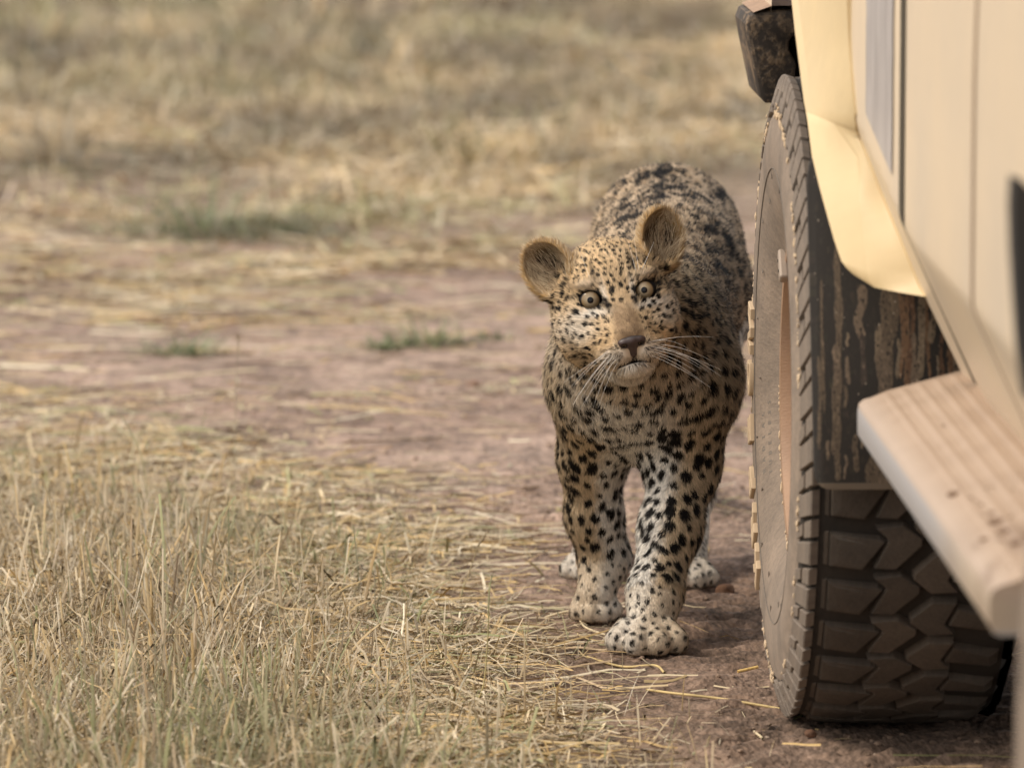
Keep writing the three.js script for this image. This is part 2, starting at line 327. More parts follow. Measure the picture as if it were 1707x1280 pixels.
const rubberM = mat({ color: lin(0.36, 0.345, 0.33), map: rubberTex, roughness: 0.78, bumpMap: dustBump, bumpScale: 0.0012 });
const grooveM = mat({ color: lin(0.13, 0.125, 0.12), map: rubberTex, roughness: 0.9 });
const blackM = mat({ color: lin(0.016, 0.015, 0.014), roughness: 0.9 });
const letterM = mat({ color: lin(0.62, 0.47, 0.31), map: paintTex, roughness: 0.8 });
const rimM = mat({ color: lin(0.40, 0.255, 0.165), map: paintTex, roughness: 0.6, metalness: 0.15, bumpMap: dustBump, bumpScale: 0.0008 });

function panelGrid(us, vs, fn) {                           // a skin fn(u, v) -> Vector3 with uv in metres
  const P = [], U = [], I = [], n = us.length;
  for (const v of vs) for (const u of us) { const p = fn(u, v); P.push(p.x, p.y, p.z); U.push(u * 1.3, v * 1.3); }
  for (let j = 0; j < vs.length - 1; j++) for (let i = 0; i < n - 1; i++) { const a = j * n + i; I.push(a, a + 1, a + n, a + 1, a + n + 1, a + n); }
  return geo(P, I, { U });
}
const span = (a, b, n) => Array.from({ length: n + 1 }, (_, i) => lerp(a, b, i / n));
function rows(list, us = 1) {                              // a skin through rows of equally many points
  const P = [], U = [], I = [], n = list[0].length;
  list.forEach((row, j) => row.forEach((p, i) => { P.push(p.x, p.y, p.z); U.push(p.z * us, p.y * us); }));
  for (let j = 0; j < list.length - 1; j++) for (let i = 0; i < n - 1; i++) { const a = j * n + i; I.push(a, a + n, a + 1, a + 1, a + n, a + n + 1); }
  return geo(P, I, { U });
}

// ---- wheel: tyre carcass, tread blocks, lugs, letters, rim
const TL = 0.148, TY = 0.4165, TR = 0.4215, WZ = 0.075;                // half width, axle height, radius over the blocks
const wheel = group('wheel', vehicle);
wheel.position.set(TL - 0.0125, TY * 1.0125, WZ); wheel.scale.set(1, 1.0145, 1.0145);
const PROFILE = [[0.200, -0.098], [0.2085, -0.110], [0.218, -0.1165], [0.226, -0.1195], [0.232, -0.1235], [0.25, -0.1335], [0.275, -0.1425], [0.30, -0.1475], [0.325, -0.148], [0.345, -0.1462], [0.357, -0.1432], [0.361, -0.1432], [0.366, -0.1405], [0.38, -0.1355], [0.395, -0.1295], [0.4035, -0.1262], [0.4035, -0.1235], [0.4075, -0.121], [0.4085, -0.10], [0.4098, -0.05], [0.4102, 0], [0.4098, 0.05], [0.4085, 0.10], [0.4055, 0.123], [0.395, 0.1295], [0.37, 0.140], [0.345, 0.1462], [0.31, 0.148], [0.26, 0.138], [0.226, 0.1195], [0.2, 0.10]];
function lathe(profile, seg, su = 1) {                     // turned about the axle (x)
  const P = [], U = [], I = [], m = profile.length; let acc = 0; const arc = profile.map((p, i) => (i ? acc += Math.hypot(p[0] - profile[i - 1][0], p[1] - profile[i - 1][1]) : 0));
  for (let k = 0; k <= seg; k++) { const a = k / seg * 2 * Math.PI, c = Math.cos(a), s = Math.sin(a); profile.forEach((p, i) => { P.push(p[1], p[0] * s, -p[0] * c); U.push(k / seg * 8 * su, arc[i] * 3 * su); }); }
  for (let k = 0; k < seg; k++) for (let i = 0; i < m - 1; i++) { const a = k * m + i, b = a + m; I.push(a, b, a + 1, a + 1, b, b + 1); }
  return geo(P, I, { U });
}
const kSide = PROFILE.findIndex((p) => p[0] === 0.366) + 1;
add('tyre', toCreasedNormals(lathe(PROFILE.slice(0, kSide), 144), 0.6), dustRubber, wheel);
add('tyre_carcass', toCreasedNormals(lathe(PROFILE.slice(kSide - 1), 144), 0.6), grooveM, wheel);
const rimP = [[0.2085, -0.1085], [0.2165, -0.1125], [0.2185, -0.1165], [0.215, -0.1195], [0.2085, -0.1185], [0.2055, -0.112], [0.2035, -0.104], [0.197, -0.098], [0.192, -0.085], [0.188, -0.05], [0.184, -0.012], [0.172, -0.006], [0.150, -0.014], [0.125, -0.030], [0.10, -0.038], [0.07, -0.036], [0.058, -0.048], [0.052, -0.075], [0.02, -0.078], [0.0005, -0.078]];
const rim = add('rim', toCreasedNormals(lathe(rimP, 96), 0.5), rimM, wheel);
function polyBlock(poly, r0, height, tiltFn, round = 0.0022) {   // a tread block: outline (x, s) on the cylinder, raised and chamfered, with a domed top
  const n = poly.length, cx = poly.reduce((a, p) => a + p[0], 0) / n, cs = poly.reduce((a, p) => a + p[1], 0) / n, P = [], I = [], U = [];
  const ring = (grow, h) => { for (const [x, s] of poly) { const dx = x - cx, ds = s - cs, L = Math.hypot(dx, ds), k = (L + grow) / L, X = cx + dx * k, S = cs + ds * k, a = S / TR, r = r0 + h + tiltFn(X); P.push(X, r * Math.sin(a), -r * Math.cos(a)); U.push(X * 5 + 0.3, S * 5); } };
  ring(0.003, -0.004); ring(0.0, height - round); ring(-round * 0.35, height - round * 0.3); ring(-round, height); ring(-0.014, height + 0.0004);
  for (let k = 0; k < 4; k++) for (let i = 0; i < n; i++) { const j = (i + 1) % n, a = k * n; I.push(a + i, a + j, a + n + i, a + j, a + n + j, a + n + i); }
  const a = cs / TR, r = r0 + height + 0.0004 + tiltFn(cx); P.push(cx, r * Math.sin(a), -r * Math.cos(a)); U.push(cx * 5 + 0.3, cs * 5);
  for (let i = 0; i < n; i++) I.push(4 * n + i, 4 * n + (i + 1) % n, 5 * n);
  return toCreasedNormals(geo(P, I, { U }), 0.35);
}
const crown = (x) => -0.0045 * Math.pow(Math.abs(x) / 0.118, 2.2) - 0.010 * smooth(0.098, 0.124, Math.abs(x));
const SHAPES = [
  [[-0.107, 0.0215], [-0.066, 0.0255], [-0.039, -0.0147], [-0.045, -0.0180], [-0.107, -0.0245]],
  [[-0.0506, 0.025], [-0.0244, 0.0268], [0.0075, -0.0075], [0.0075, -0.0167], [-0.0172, -0.0355], [-0.0506, -0.031], [-0.034, -0.0152]],
  [[-0.001, 0.006], [0.022, 0.0274], [0.0556, 0.0258], [0.0425, 0.008], [0.0556, -0.0274], [0.025, -0.0295], [-0.001, -0.003]],
  [[0.0475, 0.0046], [0.109, 0.0243], [0.117, 0.0243], [0.117, -0.0045], [0.0575, -0.0232]],
  [[-0.1225, 0.0245], [-0.1085, 0.0235], [-0.1085, -0.0255], [-0.1225, -0.0225]],
];
const SHIFT = [0, -0.002, -0.036, -0.031, 0], NB = 38, blockMs = [rubberM, mat({ color: lin(0.31, 0.29, 0.27), map: rep(rubberTex, 1.3), roughness: 0.8, bumpMap: dustBump, bumpScale: 0.001 }), mat({ color: lin(0.42, 0.395, 0.37), map: rep(rubberTex, 0.8), roughness: 0.82, bumpMap: dustBump, bumpScale: 0.001 })];
{
  const r = rng(21);
  SHAPES.forEach((s, k) => {
    const g = polyBlock(s, 0.4098, k === 4 ? 0.0085 : 0.0117, crown);
    for (let i = 0; i < NB; i++) { const b = add('tread_block', g, blockMs[Math.floor(r() * 3)], wheel); b.rotation.x = i / NB * 2 * Math.PI + SHIFT[k] / TR + 0.01; }
  });
  // lugs on the outer shoulder, every other one shorter with a square pit
  const slope = (t) => [lerp(0.4135, 0.3665, t), lerp(-0.1268, -0.1415, t)];
  const lug = (t0, t1, a0, a1, skew, high) => {
    const P = [], U = [], I = [], nx = 0.30, nr = 1 - 0;      // grid in (t along the slope, a along the tyre)
    const pts = [[t0, a0], [t1, a0 + skew], [t1, a1 + skew], [t0, a1]];
    const put = (t, a, h) => { const [R, x] = slope(t), rr = R + h * 0.30, xx = x - h * 0.95, an = a / TR; P.push(xx, rr * Math.sin(an), -rr * Math.cos(an)); U.push(a * 5, t); };
    for (const [g, h] of [[0, -0.006], [0, high - 0.0015], [0.05, high]]) { const ct = (t0 + t1) / 2, ca = (a0 + a1 + skew) / 2; for (const [t, a] of pts) put(lerp(t, ct, g * 2), lerp(a, ca, g * 1.4), h); }
    for (let k = 0; k < 2; k++) for (let i = 0; i < 4; i++) { const j = (i + 1) % 4, o = k * 4; I.push(o + i, o + j, o + 4 + i, o + j, o + 4 + j, o + 4 + i); }
    I.push(8, 9, 10, 8, 10, 11);
    return toCreasedNormals(geo(P, I, { U }), 0.4);
  };
  const pitch = 2 * Math.PI * TR / NB, lugA = lug(0.02, 0.86, -0.020, 0.013, 0.022, 0.0052), lugB = lug(0.02, 0.46, 0.019, 0.043, 0.012, 0.0050), lugC = lug(0.60, 0.98, 0.036, 0.055, 0.016, 0.0038);
  const lugM = mat({ color: lin(0.86, 0.84, 0.82), map: rubberTex, roughness: 0.8, bumpMap: dustBump, bumpScale: 0.001 });
  for (let i = 0; i < NB; i++) for (const g of [lugA, lugB, lugC]) add('shoulder_lug', g, lugM, wheel).rotation.x = i / NB * 2 * Math.PI + 0.03;
  // the same on the inner shoulder, joined: seen only as the dark outline at the right of the tread
  const inner = []; for (let i = 0; i < NB; i++) { const g = lugA.clone(); g.scale(-1, 1, 1); g.rotateX(i / NB * 2 * Math.PI + 0.1); inner.push(g); }
  kind(add('inner_shoulder_lugs', mergeGeometries(inner), rubberM, wheel), 'stuff');
  // crumbs of dried mud along the scuff rib and the bead
  const chips = []; const base = new THREE.DodecahedronGeometry(1, 0);
  for (let i = 0; i < 520; i++) {
    const a = r() * 6.283, bead = r() < 0.25, cl = noise(Math.cos(a) * 7, Math.sin(a) * 7, 3); if (cl < 0.42) continue;
    const R = bead ? 0.2185 + 0.003 * r() : 0.362 + 0.006 * (r() - 0.5) + 0.02 * Math.pow(r(), 6), g = base.clone(), s = 0.0010 + 0.0022 * r() * r();
    g.scale(s * 0.8, s * (1 + r()), s * (1 + 2.5 * r())); g.rotateX(r() * 6); g.translate(bead ? -0.1195 : -0.1432 - 0.0008, 0, -R); g.rotateX(-a + 0 * R); chips.push(g);
  }
  kind(add('dried_mud', mergeGeometries(chips), mat({ color: lin(0.62, 0.47, 0.31), roughness: 0.95 }), wheel), 'stuff');
}
{ // raised letters, thin ribs and small moulded words on the outer side wall
  const font = await new FontLoader().loadAsync('fonts/droid/droid_sans_bold.typeface.json');
  const letter = (ch, R, deg, size, depth, m, name) => {
    const g = new TextGeometry(ch, { font, size, depth, curveSegments: 3, bevelEnabled: true, bevelThickness: depth * 0.25, bevelSize: size * 0.02, bevelSegments: 1 });
    g.computeBoundingBox(); const b = g.boundingBox; g.translate(-(b.min.x + b.max.x) / 2, -size / 2, 0);
    const l = add(name, g, m, wheel), a = deg * Math.PI / 180;
    // stand the letter on the side wall (facing -x), its top away from the axle, following the bulge
    const up = V3(0, Math.sin(a), -Math.cos(a)), out = V3(-1, 0, 0), right = new THREE.Vector3().crossVectors(up, out);
    const prof = (rr) => -piece(PROFILE.slice(3, 13).map((p) => [p[0], -p[1]]), rr);
    const tilt = (prof(R + size / 2) - prof(R - size / 2)) / size, up2 = up.clone().add(V3(tilt, 0, 0)).normalize(), out2 = new THREE.Vector3().crossVectors(right, up2).normalize();
    l.matrixAutoUpdate = true;
    l.scale.x = name === 'letter' ? 1.5 : 1; l.quaternion.setFromRotationMatrix(new THREE.Matrix4().makeBasis(right, up2, out2));
    l.position.copy(up.clone().multiplyScalar(R).add(V3(prof(R) - 0.0005 + 0.0008, 0, 0)));
    return l;
  };
  'KRPECM'.split('').forEach((c, i) => letter(c, 0.318, -53 + i * 12.4, 0.040, 0.0046, letterM, 'letter'));
  const small = mat({ color: lin(0.17, 0.145, 0.12), roughness: 0.9 });
  'RADIAL'.split('').forEach((c, i) => letter(c, 0.262, -30 + i * 3.4, 0.0085, 0.0004, small, 'small_letter'));
  'TUBELESS'.split('').forEach((c, i) => letter(c, 0.245, -32 + i * 3.2, 0.0075, 0.0004, small, 'small_letter'));
  const ticks = []; for (let i = 0; i < 22; i++) { const g = new THREE.BoxGeometry(0.0012, 0.014, 0.0011), R = i % 2 ? 0.287 : 0.272; g.translate(-piece(PROFILE.slice(3, 13).map((p) => [p[0], -p[1]]), R) - 0.0001, R, 0); g.rotateX(-i * 0.2856 + 0.1); ticks.push(g); }
  for (const R of [0.293]) { const t = new THREE.TorusGeometry(R, 0.0007, 4, 120); t.rotateY(Math.PI / 2); t.translate(-0.1466, 0, 0); ticks.push(t.toNonIndexed()); }
  kind(add('moulded_rib', mergeGeometries(ticks.map((g) => (g.index ? g.toNonIndexed() : g))), small, wheel), 'stuff');
}
{ // clip-on balance weight at the rim flange
  const a = 47 * Math.PI / 180, R = 0.2085, g = new RoundedBoxGeometry(0.013, 0.016, 0.046, 3, 0.004);
  const wgt = add('balance_weight', g, mat({ color: lin(0.36, 0.29, 0.23), roughness: 0.6, metalness: 0.2 }), wheel);
  wgt.position.set(-0.1215, R * Math.sin(a), -R * Math.cos(a)); wgt.rotation.x = Math.PI / 2 - a + 0.1;
  for (const q of [-0.008, 0.008]) { const h = new THREE.CylinderGeometry(0.0022, 0.0022, 0.002, 10); h.rotateZ(Math.PI / 2); h.translate(-0.1277, 0, q); h.rotateX(Math.PI / 2 - a + 0.1); h.translate(0, R * Math.sin(a), -R * Math.cos(a)); add('rivet_hole', h, blackM, wheel); }
}

// ---- mud flap with dried drips
{
  const c = document.createElement('canvas'); c.width = 512; c.height = 1024; const g = c.getContext('2d'), r = rng(31);
  g.fillStyle = '#2f2a25'; g.fillRect(0, 0, 512, 1024);
  for (let i = 0; i < 2600; i++) { g.fillStyle = `rgba(${110 + 40 * r() | 0},${95 + 30 * r() | 0},${78 + 24 * r() | 0},${0.03 + 0.1 * r()})`; const s = 1 + 7 * r() * r(); g.beginPath(); g.ellipse(512 * r(), 1024 * r(), s, s * (1 + 2 * r()), 0, 0, 7); g.fill(); }
  const X = (px) => (px - 1352) * 1.49, Y = (py) => 1024 - (828 - py) * 1.446;
  const drip = (px, p0, p1, pw, col, seed = px) => {        // a run of mud: uneven width, ragged edge, tapered head and foot, crusted inside
    const x = X(px), y0 = Y(p0), y1 = Y(p1), w = pw * 1.49; g.fillStyle = col; g.beginPath(); const n = Math.ceil((y1 - y0) / 5), L = [], R = [];
    for (let i = 0; i <= n; i++) { const t = i / n, y = lerp(y0, y1, t), q = w * (0.35 + 0.9 * noise(seed * 0.37, t * (y1 - y0) / 60, 3)) * Math.min(1, t * 9 + 0.15) * Math.min(1, Math.sqrt((1 - t) * 9)), m = x + 0.35 * w * (noise(seed * 0.3, t * 3.2, 8) - 0.5) * 2; L.push([m - q / 2 - 2.2 * r(), y]); R.push([m + q / 2 + 2.2 * r(), y]); }
    L.forEach(([a, b], i) => (i ? g.lineTo(a, b) : g.moveTo(a, b))); R.reverse().forEach(([a, b]) => g.lineTo(a, b)); g.fill();
    g.save(); g.clip(); for (let i = 0; i < w * (y1 - y0) / 44; i++) { const a = r(); g.fillStyle = a < 0.45 ? 'rgba(45,37,30,.30)' : a < 0.9 ? 'rgba(185,160,130,.22)' : 'rgba(35,30,25,.8)'; g.beginPath(); g.ellipse(x + (r() - 0.5) * w * 1.6, lerp(y0, y1, r()), 0.8 + 3 * r(), 1 + 6 * r(), (r() - 0.5), 0, 7); g.fill(); } g.restore();
  };
  const M = ['#736352', '#625444', '#7d6d59', '#745840', '#664c38'];
  drip(1390, 400, 800, 13, M[1]); drip(1386, 580, 720, 17, M[0], 5); drip(1429, 478, 575, 17, M[0]); drip(1433, 560, 650, 9, '#453b33'); drip(1384, 640, 770, 8, M[1], 9);
  drip(1476, 476, 625, 34, M[2]); drip(1470, 470, 900, 24, M[1], 4); drip(1487, 480, 570, 26, M[1], 6); drip(1464, 570, 900, 30, '#6a5b4b', 8);
  for (const [a, b, c, w, m] of [[1500, 480, 640, 9, 3], [1509, 490, 700, 8, 3], [1517, 480, 650, 11, 4], [1531, 490, 640, 17, 2], [1524, 560, 680, 12, 0], [1546, 500, 640, 9, 3], [1553, 510, 580, 12, 2], [1568, 510, 650, 8, 4], [1583, 520, 640, 10, 3], [1592, 530, 660, 16, 2], [1494, 570, 640, 6, 2], [1560, 600, 650, 5, 2], [1408, 560, 585, 7, 2], [1409, 600, 650, 7, 0], [1404, 650, 690, 5, 1], [1403, 770, 812, 7, 0], [1420, 735, 800, 11, 1], [1388, 765, 815, 10, 1], [1447, 740, 830, 18, 1], [1478, 740, 830, 16, 0], [1500, 740, 830, 12, 4], [1372, 745, 780, 5, 0], [1431, 700, 760, 6, 2], [1366, 470, 700, 6, 1], [1360, 600, 760, 8, 1]]) drip(a, b, c, w, M[m], a + b);
  for (let i = 0; i < 90; i++) { g.fillStyle = 'rgba(185,170,150,.8)'; const s = 0.8 + 1.7 * r(); g.beginPath(); g.ellipse(512 * r(), 200 + 820 * r(), s, s * (1 + r()), 0, 0, 7); g.fill(); }
  g.fillStyle = '#6f6151'; g.fillRect(0, 1010, 512, 14);
  const t = new THREE.CanvasTexture(c); t.colorSpace = THREE.SRGBColorSpace;
  const sh = new THREE.Shape(), W = 0.36, Ht = 0.415, rr = 0.022;
  sh.moveTo(rr, 0); sh.lineTo(W, 0); sh.lineTo(W, Ht); sh.lineTo(0.012, Ht); sh.quadraticCurveTo(-0.006, Ht - 0.01, -0.006, Ht - 0.05); sh.lineTo(0, rr); sh.quadraticCurveTo(0, 0, rr, 0);
  const e = new THREE.ExtrudeGeometry(sh, { depth: 0.006, bevelEnabled: true, bevelThickness: 0.0015, bevelSize: 0.0015, bevelSegments: 2, curveSegments: 8 });
  const p = e.attributes.position, u = e.attributes.uv; for (let i = 0; i < p.count; i++) u.setXY(i, p.getX(i) / 0.25, p.getY(i) / 0.50);
  for (let i = 0; i < p.count; i++) p.setZ(i, p.getZ(i) - 0.072 * p.getY(i) / Ht);
  e.computeVertexNormals();
  const f = add('mud_flap', toCreasedNormals(e, 0.5), mat({ map: t, roughness: 0.7, bumpMap: t, bumpScale: 0.0012 }), vehicle);
  f.position.set(0.005, 0.368, 0.524);
  f.userData.label = 'black rubber mud flap streaked with dried mud';
}

const xb = (w) => piece([[-0.9, 0.06], [0.40, 0.043], [0.50, 0.046], [0.80, 0.080], [1.5, 0.080], [2.3, 0.070], [2.45, 0.050], [4.2, 0.05]], w);
const yc = (w) => piece([[0.40, 0.86], [0.56, 0.815], [0.80, 0.722], [0.95, 0.712], [1.5, 0.707], [2.5, 0.70]], w);
const skinX = (w, y) => { const d = yc(w) - y, k = piece([[0.5, 0.34], [0.62, 0.37], [0.8, 0.47], [2.5, 0.47]], w), s = 0.006; return xb(w) + k * 0.5 * (d + Math.sqrt(d * d + s * s)) + 0.10 * Math.max(0, y - 1.12) ** 2 + 0.004 * smooth(0.05, 0.0, Math.abs(y - 0.60)) * 0; };
// the point where a sight line meets the body skin, h proud of it
function onSkin(px, py, w, h = 0.004) { for (let m = 0.70; m > 0.505; m -= 0.002) { const p = veh(px, py, m); if (p.x > skinX(m, p.y) - h) return p; } return veh(px, py, 0.505); }
// ---- wheel arch flare: an upper length standing proud of a lower one
function flarePart(name, R, depthIn) {                      // R: rows of [lip, ridge, edge]; three pressed faces that meet in crisp folds, and an underside
  const strip = (f, n) => R.map((row) => Array.from({ length: n + 1 }, (_, i) => f(row, i / n)));
  const A = strip(([l], t) => V3(l.x + depthIn * (1 - t), l.y, l.z - 0.012 * (1 - t)), 2), B = strip(([l, m], t) => l.clone().lerp(m, t), 3);
  const C = strip(([, m, e], t) => { const p = m.clone().lerp(e, t); p.x -= 0.0025 * Math.sin(Math.PI * t); return p; }, 6), D = strip(([, , e], t) => V3(e.x + 0.012 * t, e.y, e.z), 1);
  const last = R[R.length - 1], under = [0, 1].map((k) => [0, 0.5, 1, 1.5, 2].map((t) => { const p = t <= 1 ? last[0].clone().lerp(last[1], t) : last[1].clone().lerp(last[2], t - 1); p.x += 0.016 * k; p.y += 0.005 * k; p.z -= 0.012 * k; return p; }));
  return add(name, mergeGeometries([A, B, C, D, under].map((g) => rows(g, 1.5))), flareM, vehicle);
}
const arch = (pts) => pts.map(([z, y, x]) => V3(x, y, z));
{
  const lips = arch([[-0.40, 0.935, 0.002], [-0.20, 0.975, 0], [0.0, 0.995, 0]]);
  const ridges = arch([[-0.42, 0.955, -0.004], [-0.21, 1.0, -0.006], [0.0, 1.025, -0.006]]);
  const edges = arch([[-0.50, 1.06, 0.046], [-0.26, 1.14, 0.046], [0.1, 1.16, 0.046]]);
  const front = lips.map((l, i) => [l, ridges[i], edges[i]]);
  const upper = [[[1316, -70, 0.10], [1325, -70, 0.13], [1411, -70, 0.50]], [[1320, 0, 0.19], [1331, 0, 0.22], [1412, 0, 0.52]], [[1326, 55, 0.25], [1338, 55, 0.28], [1414, 55, 0.52]], [[1333, 110, 0.31], [1345, 110, 0.34], [1417, 110, 0.52]], [[1341, 172, 0.375], [1351, 172, 0.40], [1424, 190, 0.52]], [[1345, 190, 0.398], [1353, 201, 0.42], [1427, 222, 0.525]]].map((r) => r.map(([x, y, w], i) => (i === 2 ? onSkin(x, y, w) : veh(x, y, w))));
  flarePart('wheel_arch_flare', [...front, ...upper], 0.055);
  const lower = [[[1344, 186, 0.40], [1390, 205, 0.48], [1428, 218, 0.528]], [[1347, 205, 0.43], [1401, 222, 0.495], [1431, 230, 0.535]], [[1354, 260, 0.465], [1430, 262, 0.525], [1445, 262, 0.555]], [[1366, 310, 0.50], [1432, 320, 0.55], [1463, 310, 0.585]], [[1377, 350, 0.525], [1436, 360, 0.57], [1480, 352, 0.60]], [[1391, 400, 0.55], [1441, 412, 0.585], [1499, 397, 0.61]], [[1403, 435, 0.57], [1446, 450, 0.60], [1519, 447, 0.615]], [[1412, 447, 0.575], [1449, 468, 0.602], [1530, 474, 0.617]], [[1424, 458, 0.58], [1458, 479, 0.604], [1541, 494, 0.62]]].map((r) => r.map(([x, y, w], i) => (i === 2 ? onSkin(x, y, w, 0.003) : veh(x, y, w))));
  const low = flarePart('wheel_arch_flare', lower, 0.05); low.name = 'wheel_arch_flare_foot';
}

// ---- body skin: fender, door, rear panel
const FOOT = 0.505, TOP = 1.32;
const ysBody = [...span(FOOT, 0.66, 10), ...span(0.67, 0.86, 30), ...span(0.88, TOP, 14)];
const gapZ = (w0, y) => w0 + (w0 > 1 ? 0.10 * Math.max(0, (y - 0.93)) ** 1.3 * 4 : 0);
function skin(name, w0, w1, open0, open1, n = 24) {
  const us = span(0, 1, n);
  const fn = (u, y) => { const w = lerp(open0 ? gapZ(w0, y) : w0 < 0.6 ? piece([[0.505, 0.725], [0.60, 0.66], [0.65, 0.60], [0.72, 0.54], [0.78, 0.50]], y) : w0, open1 ? gapZ(w1, y) : w1, u); const e = Math.min(open0 ? u : 9, open1 ? 1 - u : 9) * (w1 - w0); return V3(skinX(w, y) + (e < 0.004 ? 0.004 : 0), y, w); };
  const full = (u, y) => { if (u < 0) { const p = fn(0, y); p.x += 0.03; p.z += 0.001; return p; } if (u > 1) { const p = fn(1, y); p.x += 0.03; p.z -= 0.001; return p; } return fn(u, y); };
  const e = 0.008 / (w1 - w0);
  return add(name, toCreasedNormals(panelGrid([-1, 0, e, ...us.slice(1, -1), 1 - e, 1, 2], ysBody, full), 0.5), paintM, vehicle);
}
skin('front_fender', 0.50, 0.783, false, true, 12);
for (const [w0, w1, c] of [[0.782, 0.818, [0.055, 0.043, 0.024]], [1.488, 1.514, [0.24, 0.155, 0.09]]]) add('door_gap_shade', panelGrid([0, 0.5, 1], ysBody, (u, y) => { const w = lerp(w0, w1, u) + gapZ(1.5, y) - 1.5 - (w0 < 1 ? gapZ(1.5, y) - 1.5 : 0); return V3(skinX(w, y) - 0.0005, y, w); }), mat({ color: lin(...c), roughness: 0.8 }), vehicle);  // dark strips over the door gaps, shut-line shade put into their colour
skin('door', 0.817, 1.490, true, true, 30);
skin('rear_door', 1.512, 2.42, true, false, 30);
{ // grey repair tape on the fender
  const P = [], us = span(0, 1, 6), low = (u) => veh(lerp(1456, 1494, u), lerp(262, 315, u), 0.66).y;
  const g = panelGrid(us, span(0, 1, 24), (u, v) => { const w = lerp(0.600, 0.748, u) + 0.003 * (noise(v * 30, u < 0.5 ? 1 : 9, 4) - 0.5) * (u === 0 || u === 1 ? 1 : 0), y = lerp(lerp(0.835, 0.775, u), 1.2, v); return V3(skinX(w, y) - 0.0018, y, w); });
  const t = add('grey_tape', g, new THREE.MeshPhysicalMaterial({ color: lin(0.60, 0.56, 0.55), roughness: 0.3, map: tex(256, (u, v) => { const k = 0.85 + 0.3 * (tfbm(u, v * 0.2, 20, 3, 400) - 0.5); return [k, k, k]; }, true), bumpMap: dustBump, bumpScale: 0.0009, side: THREE.DoubleSide }), vehicle);
  t.userData.label = 'grey adhesive tape strip on the fender';
}
{ // sill below the doors, dark cavities behind the gaps
  const sill = panelGrid(span(0.62, 2.42, 20), [0, 1, 2, 3], (w, k) => V3(skinX(w, FOOT) + [0.002, 0.012, 0.03, 0.12][k], [FOOT + 0.004, FOOT - 0.012, FOOT - 0.06, FOOT - 0.085][k], w));
  add('sill', toCreasedNormals(sill, 0.5), mat({ color: lin(0.40, 0.38, 0.385), roughness: 0.5, map: paintTex }), vehicle);
  const box = (x0, x1, y0, y1, z0, z1) => { const g = new THREE.BoxGeometry(x1 - x0, y1 - y0, z1 - z0); g.translate((x0 + x1) / 2, (y0 + y1) / 2, (z0 + z1) / 2); return g; };
  const skirt = panelGrid(span(0.56, 2.36, 12), span(0.50, 1.30, 16), (w, y) => V3(skinX(w, y) + 0.032, y, w));
  add('inner_frame', skirt, blackM, vehicle);
  add('underbody', mergeGeometries([box(0.40, 1.30, 0.42, 0.56, -0.95, 4.1), box(0.345, 1.45, 0.56, 0.99, 0.56, 2.3), box(0.345, 1.45, 0.56, 1.0, -0.6, -0.5), box(0.345, 0.36, 0.46, 1.02, -0.56, 0.56), box(0.42, 0.50, 0.40, 0.50, -1, 4)]), blackM, vehicle);
  const liner = panelGrid(span(0.075, 0.36, 4), span(0, 1, 20), (x, t) => { const a = lerp(-0.05, Math.PI + 0.05, t), k = x < 0.1 ? 1 : 1; return V3(x, 0.44 + 0.50 * Math.sin(a), 0.04 - 0.455 * Math.cos(a)); });
  add('wheel_arch_liner', liner, blackM, vehicle);
  // cab, bonnet and roof close the shell above the frame
  add('cab', mergeGeometries([box(0.09, 1.56, 1.25, 1.32, 0.70, 2.6), box(0.14, 1.50, 1.32, 1.86, 0.95, 2.5), box(0.11, 1.53, 1.86, 1.93, 0.85, 2.6)]), paintM, vehicle);
  const bonnet = panelGrid(span(-0.95, 0.70, 8), span(0, 1, 12), (w, t) => V3(lerp(0.046, 1.60, t), 1.16 + 0.09 * Math.sin(Math.PI * t) ** 0.4, w));
  add('bonnet', bonnet, paintM, vehicle);
  const side = panelGrid(span(-0.95, 0.5, 20), span(0, 1, 8), (w, t) => V3(0.05 - 0.002, lerp(w < -0.7 ? 0.75 : 1.02, 1.165, t), w));
  add('front_wing', side, paintM, vehicle);
  add('far_side', box(1.56, 1.62, 0.5, 1.32, -0.95, 4.2), paintM, vehicle);
}
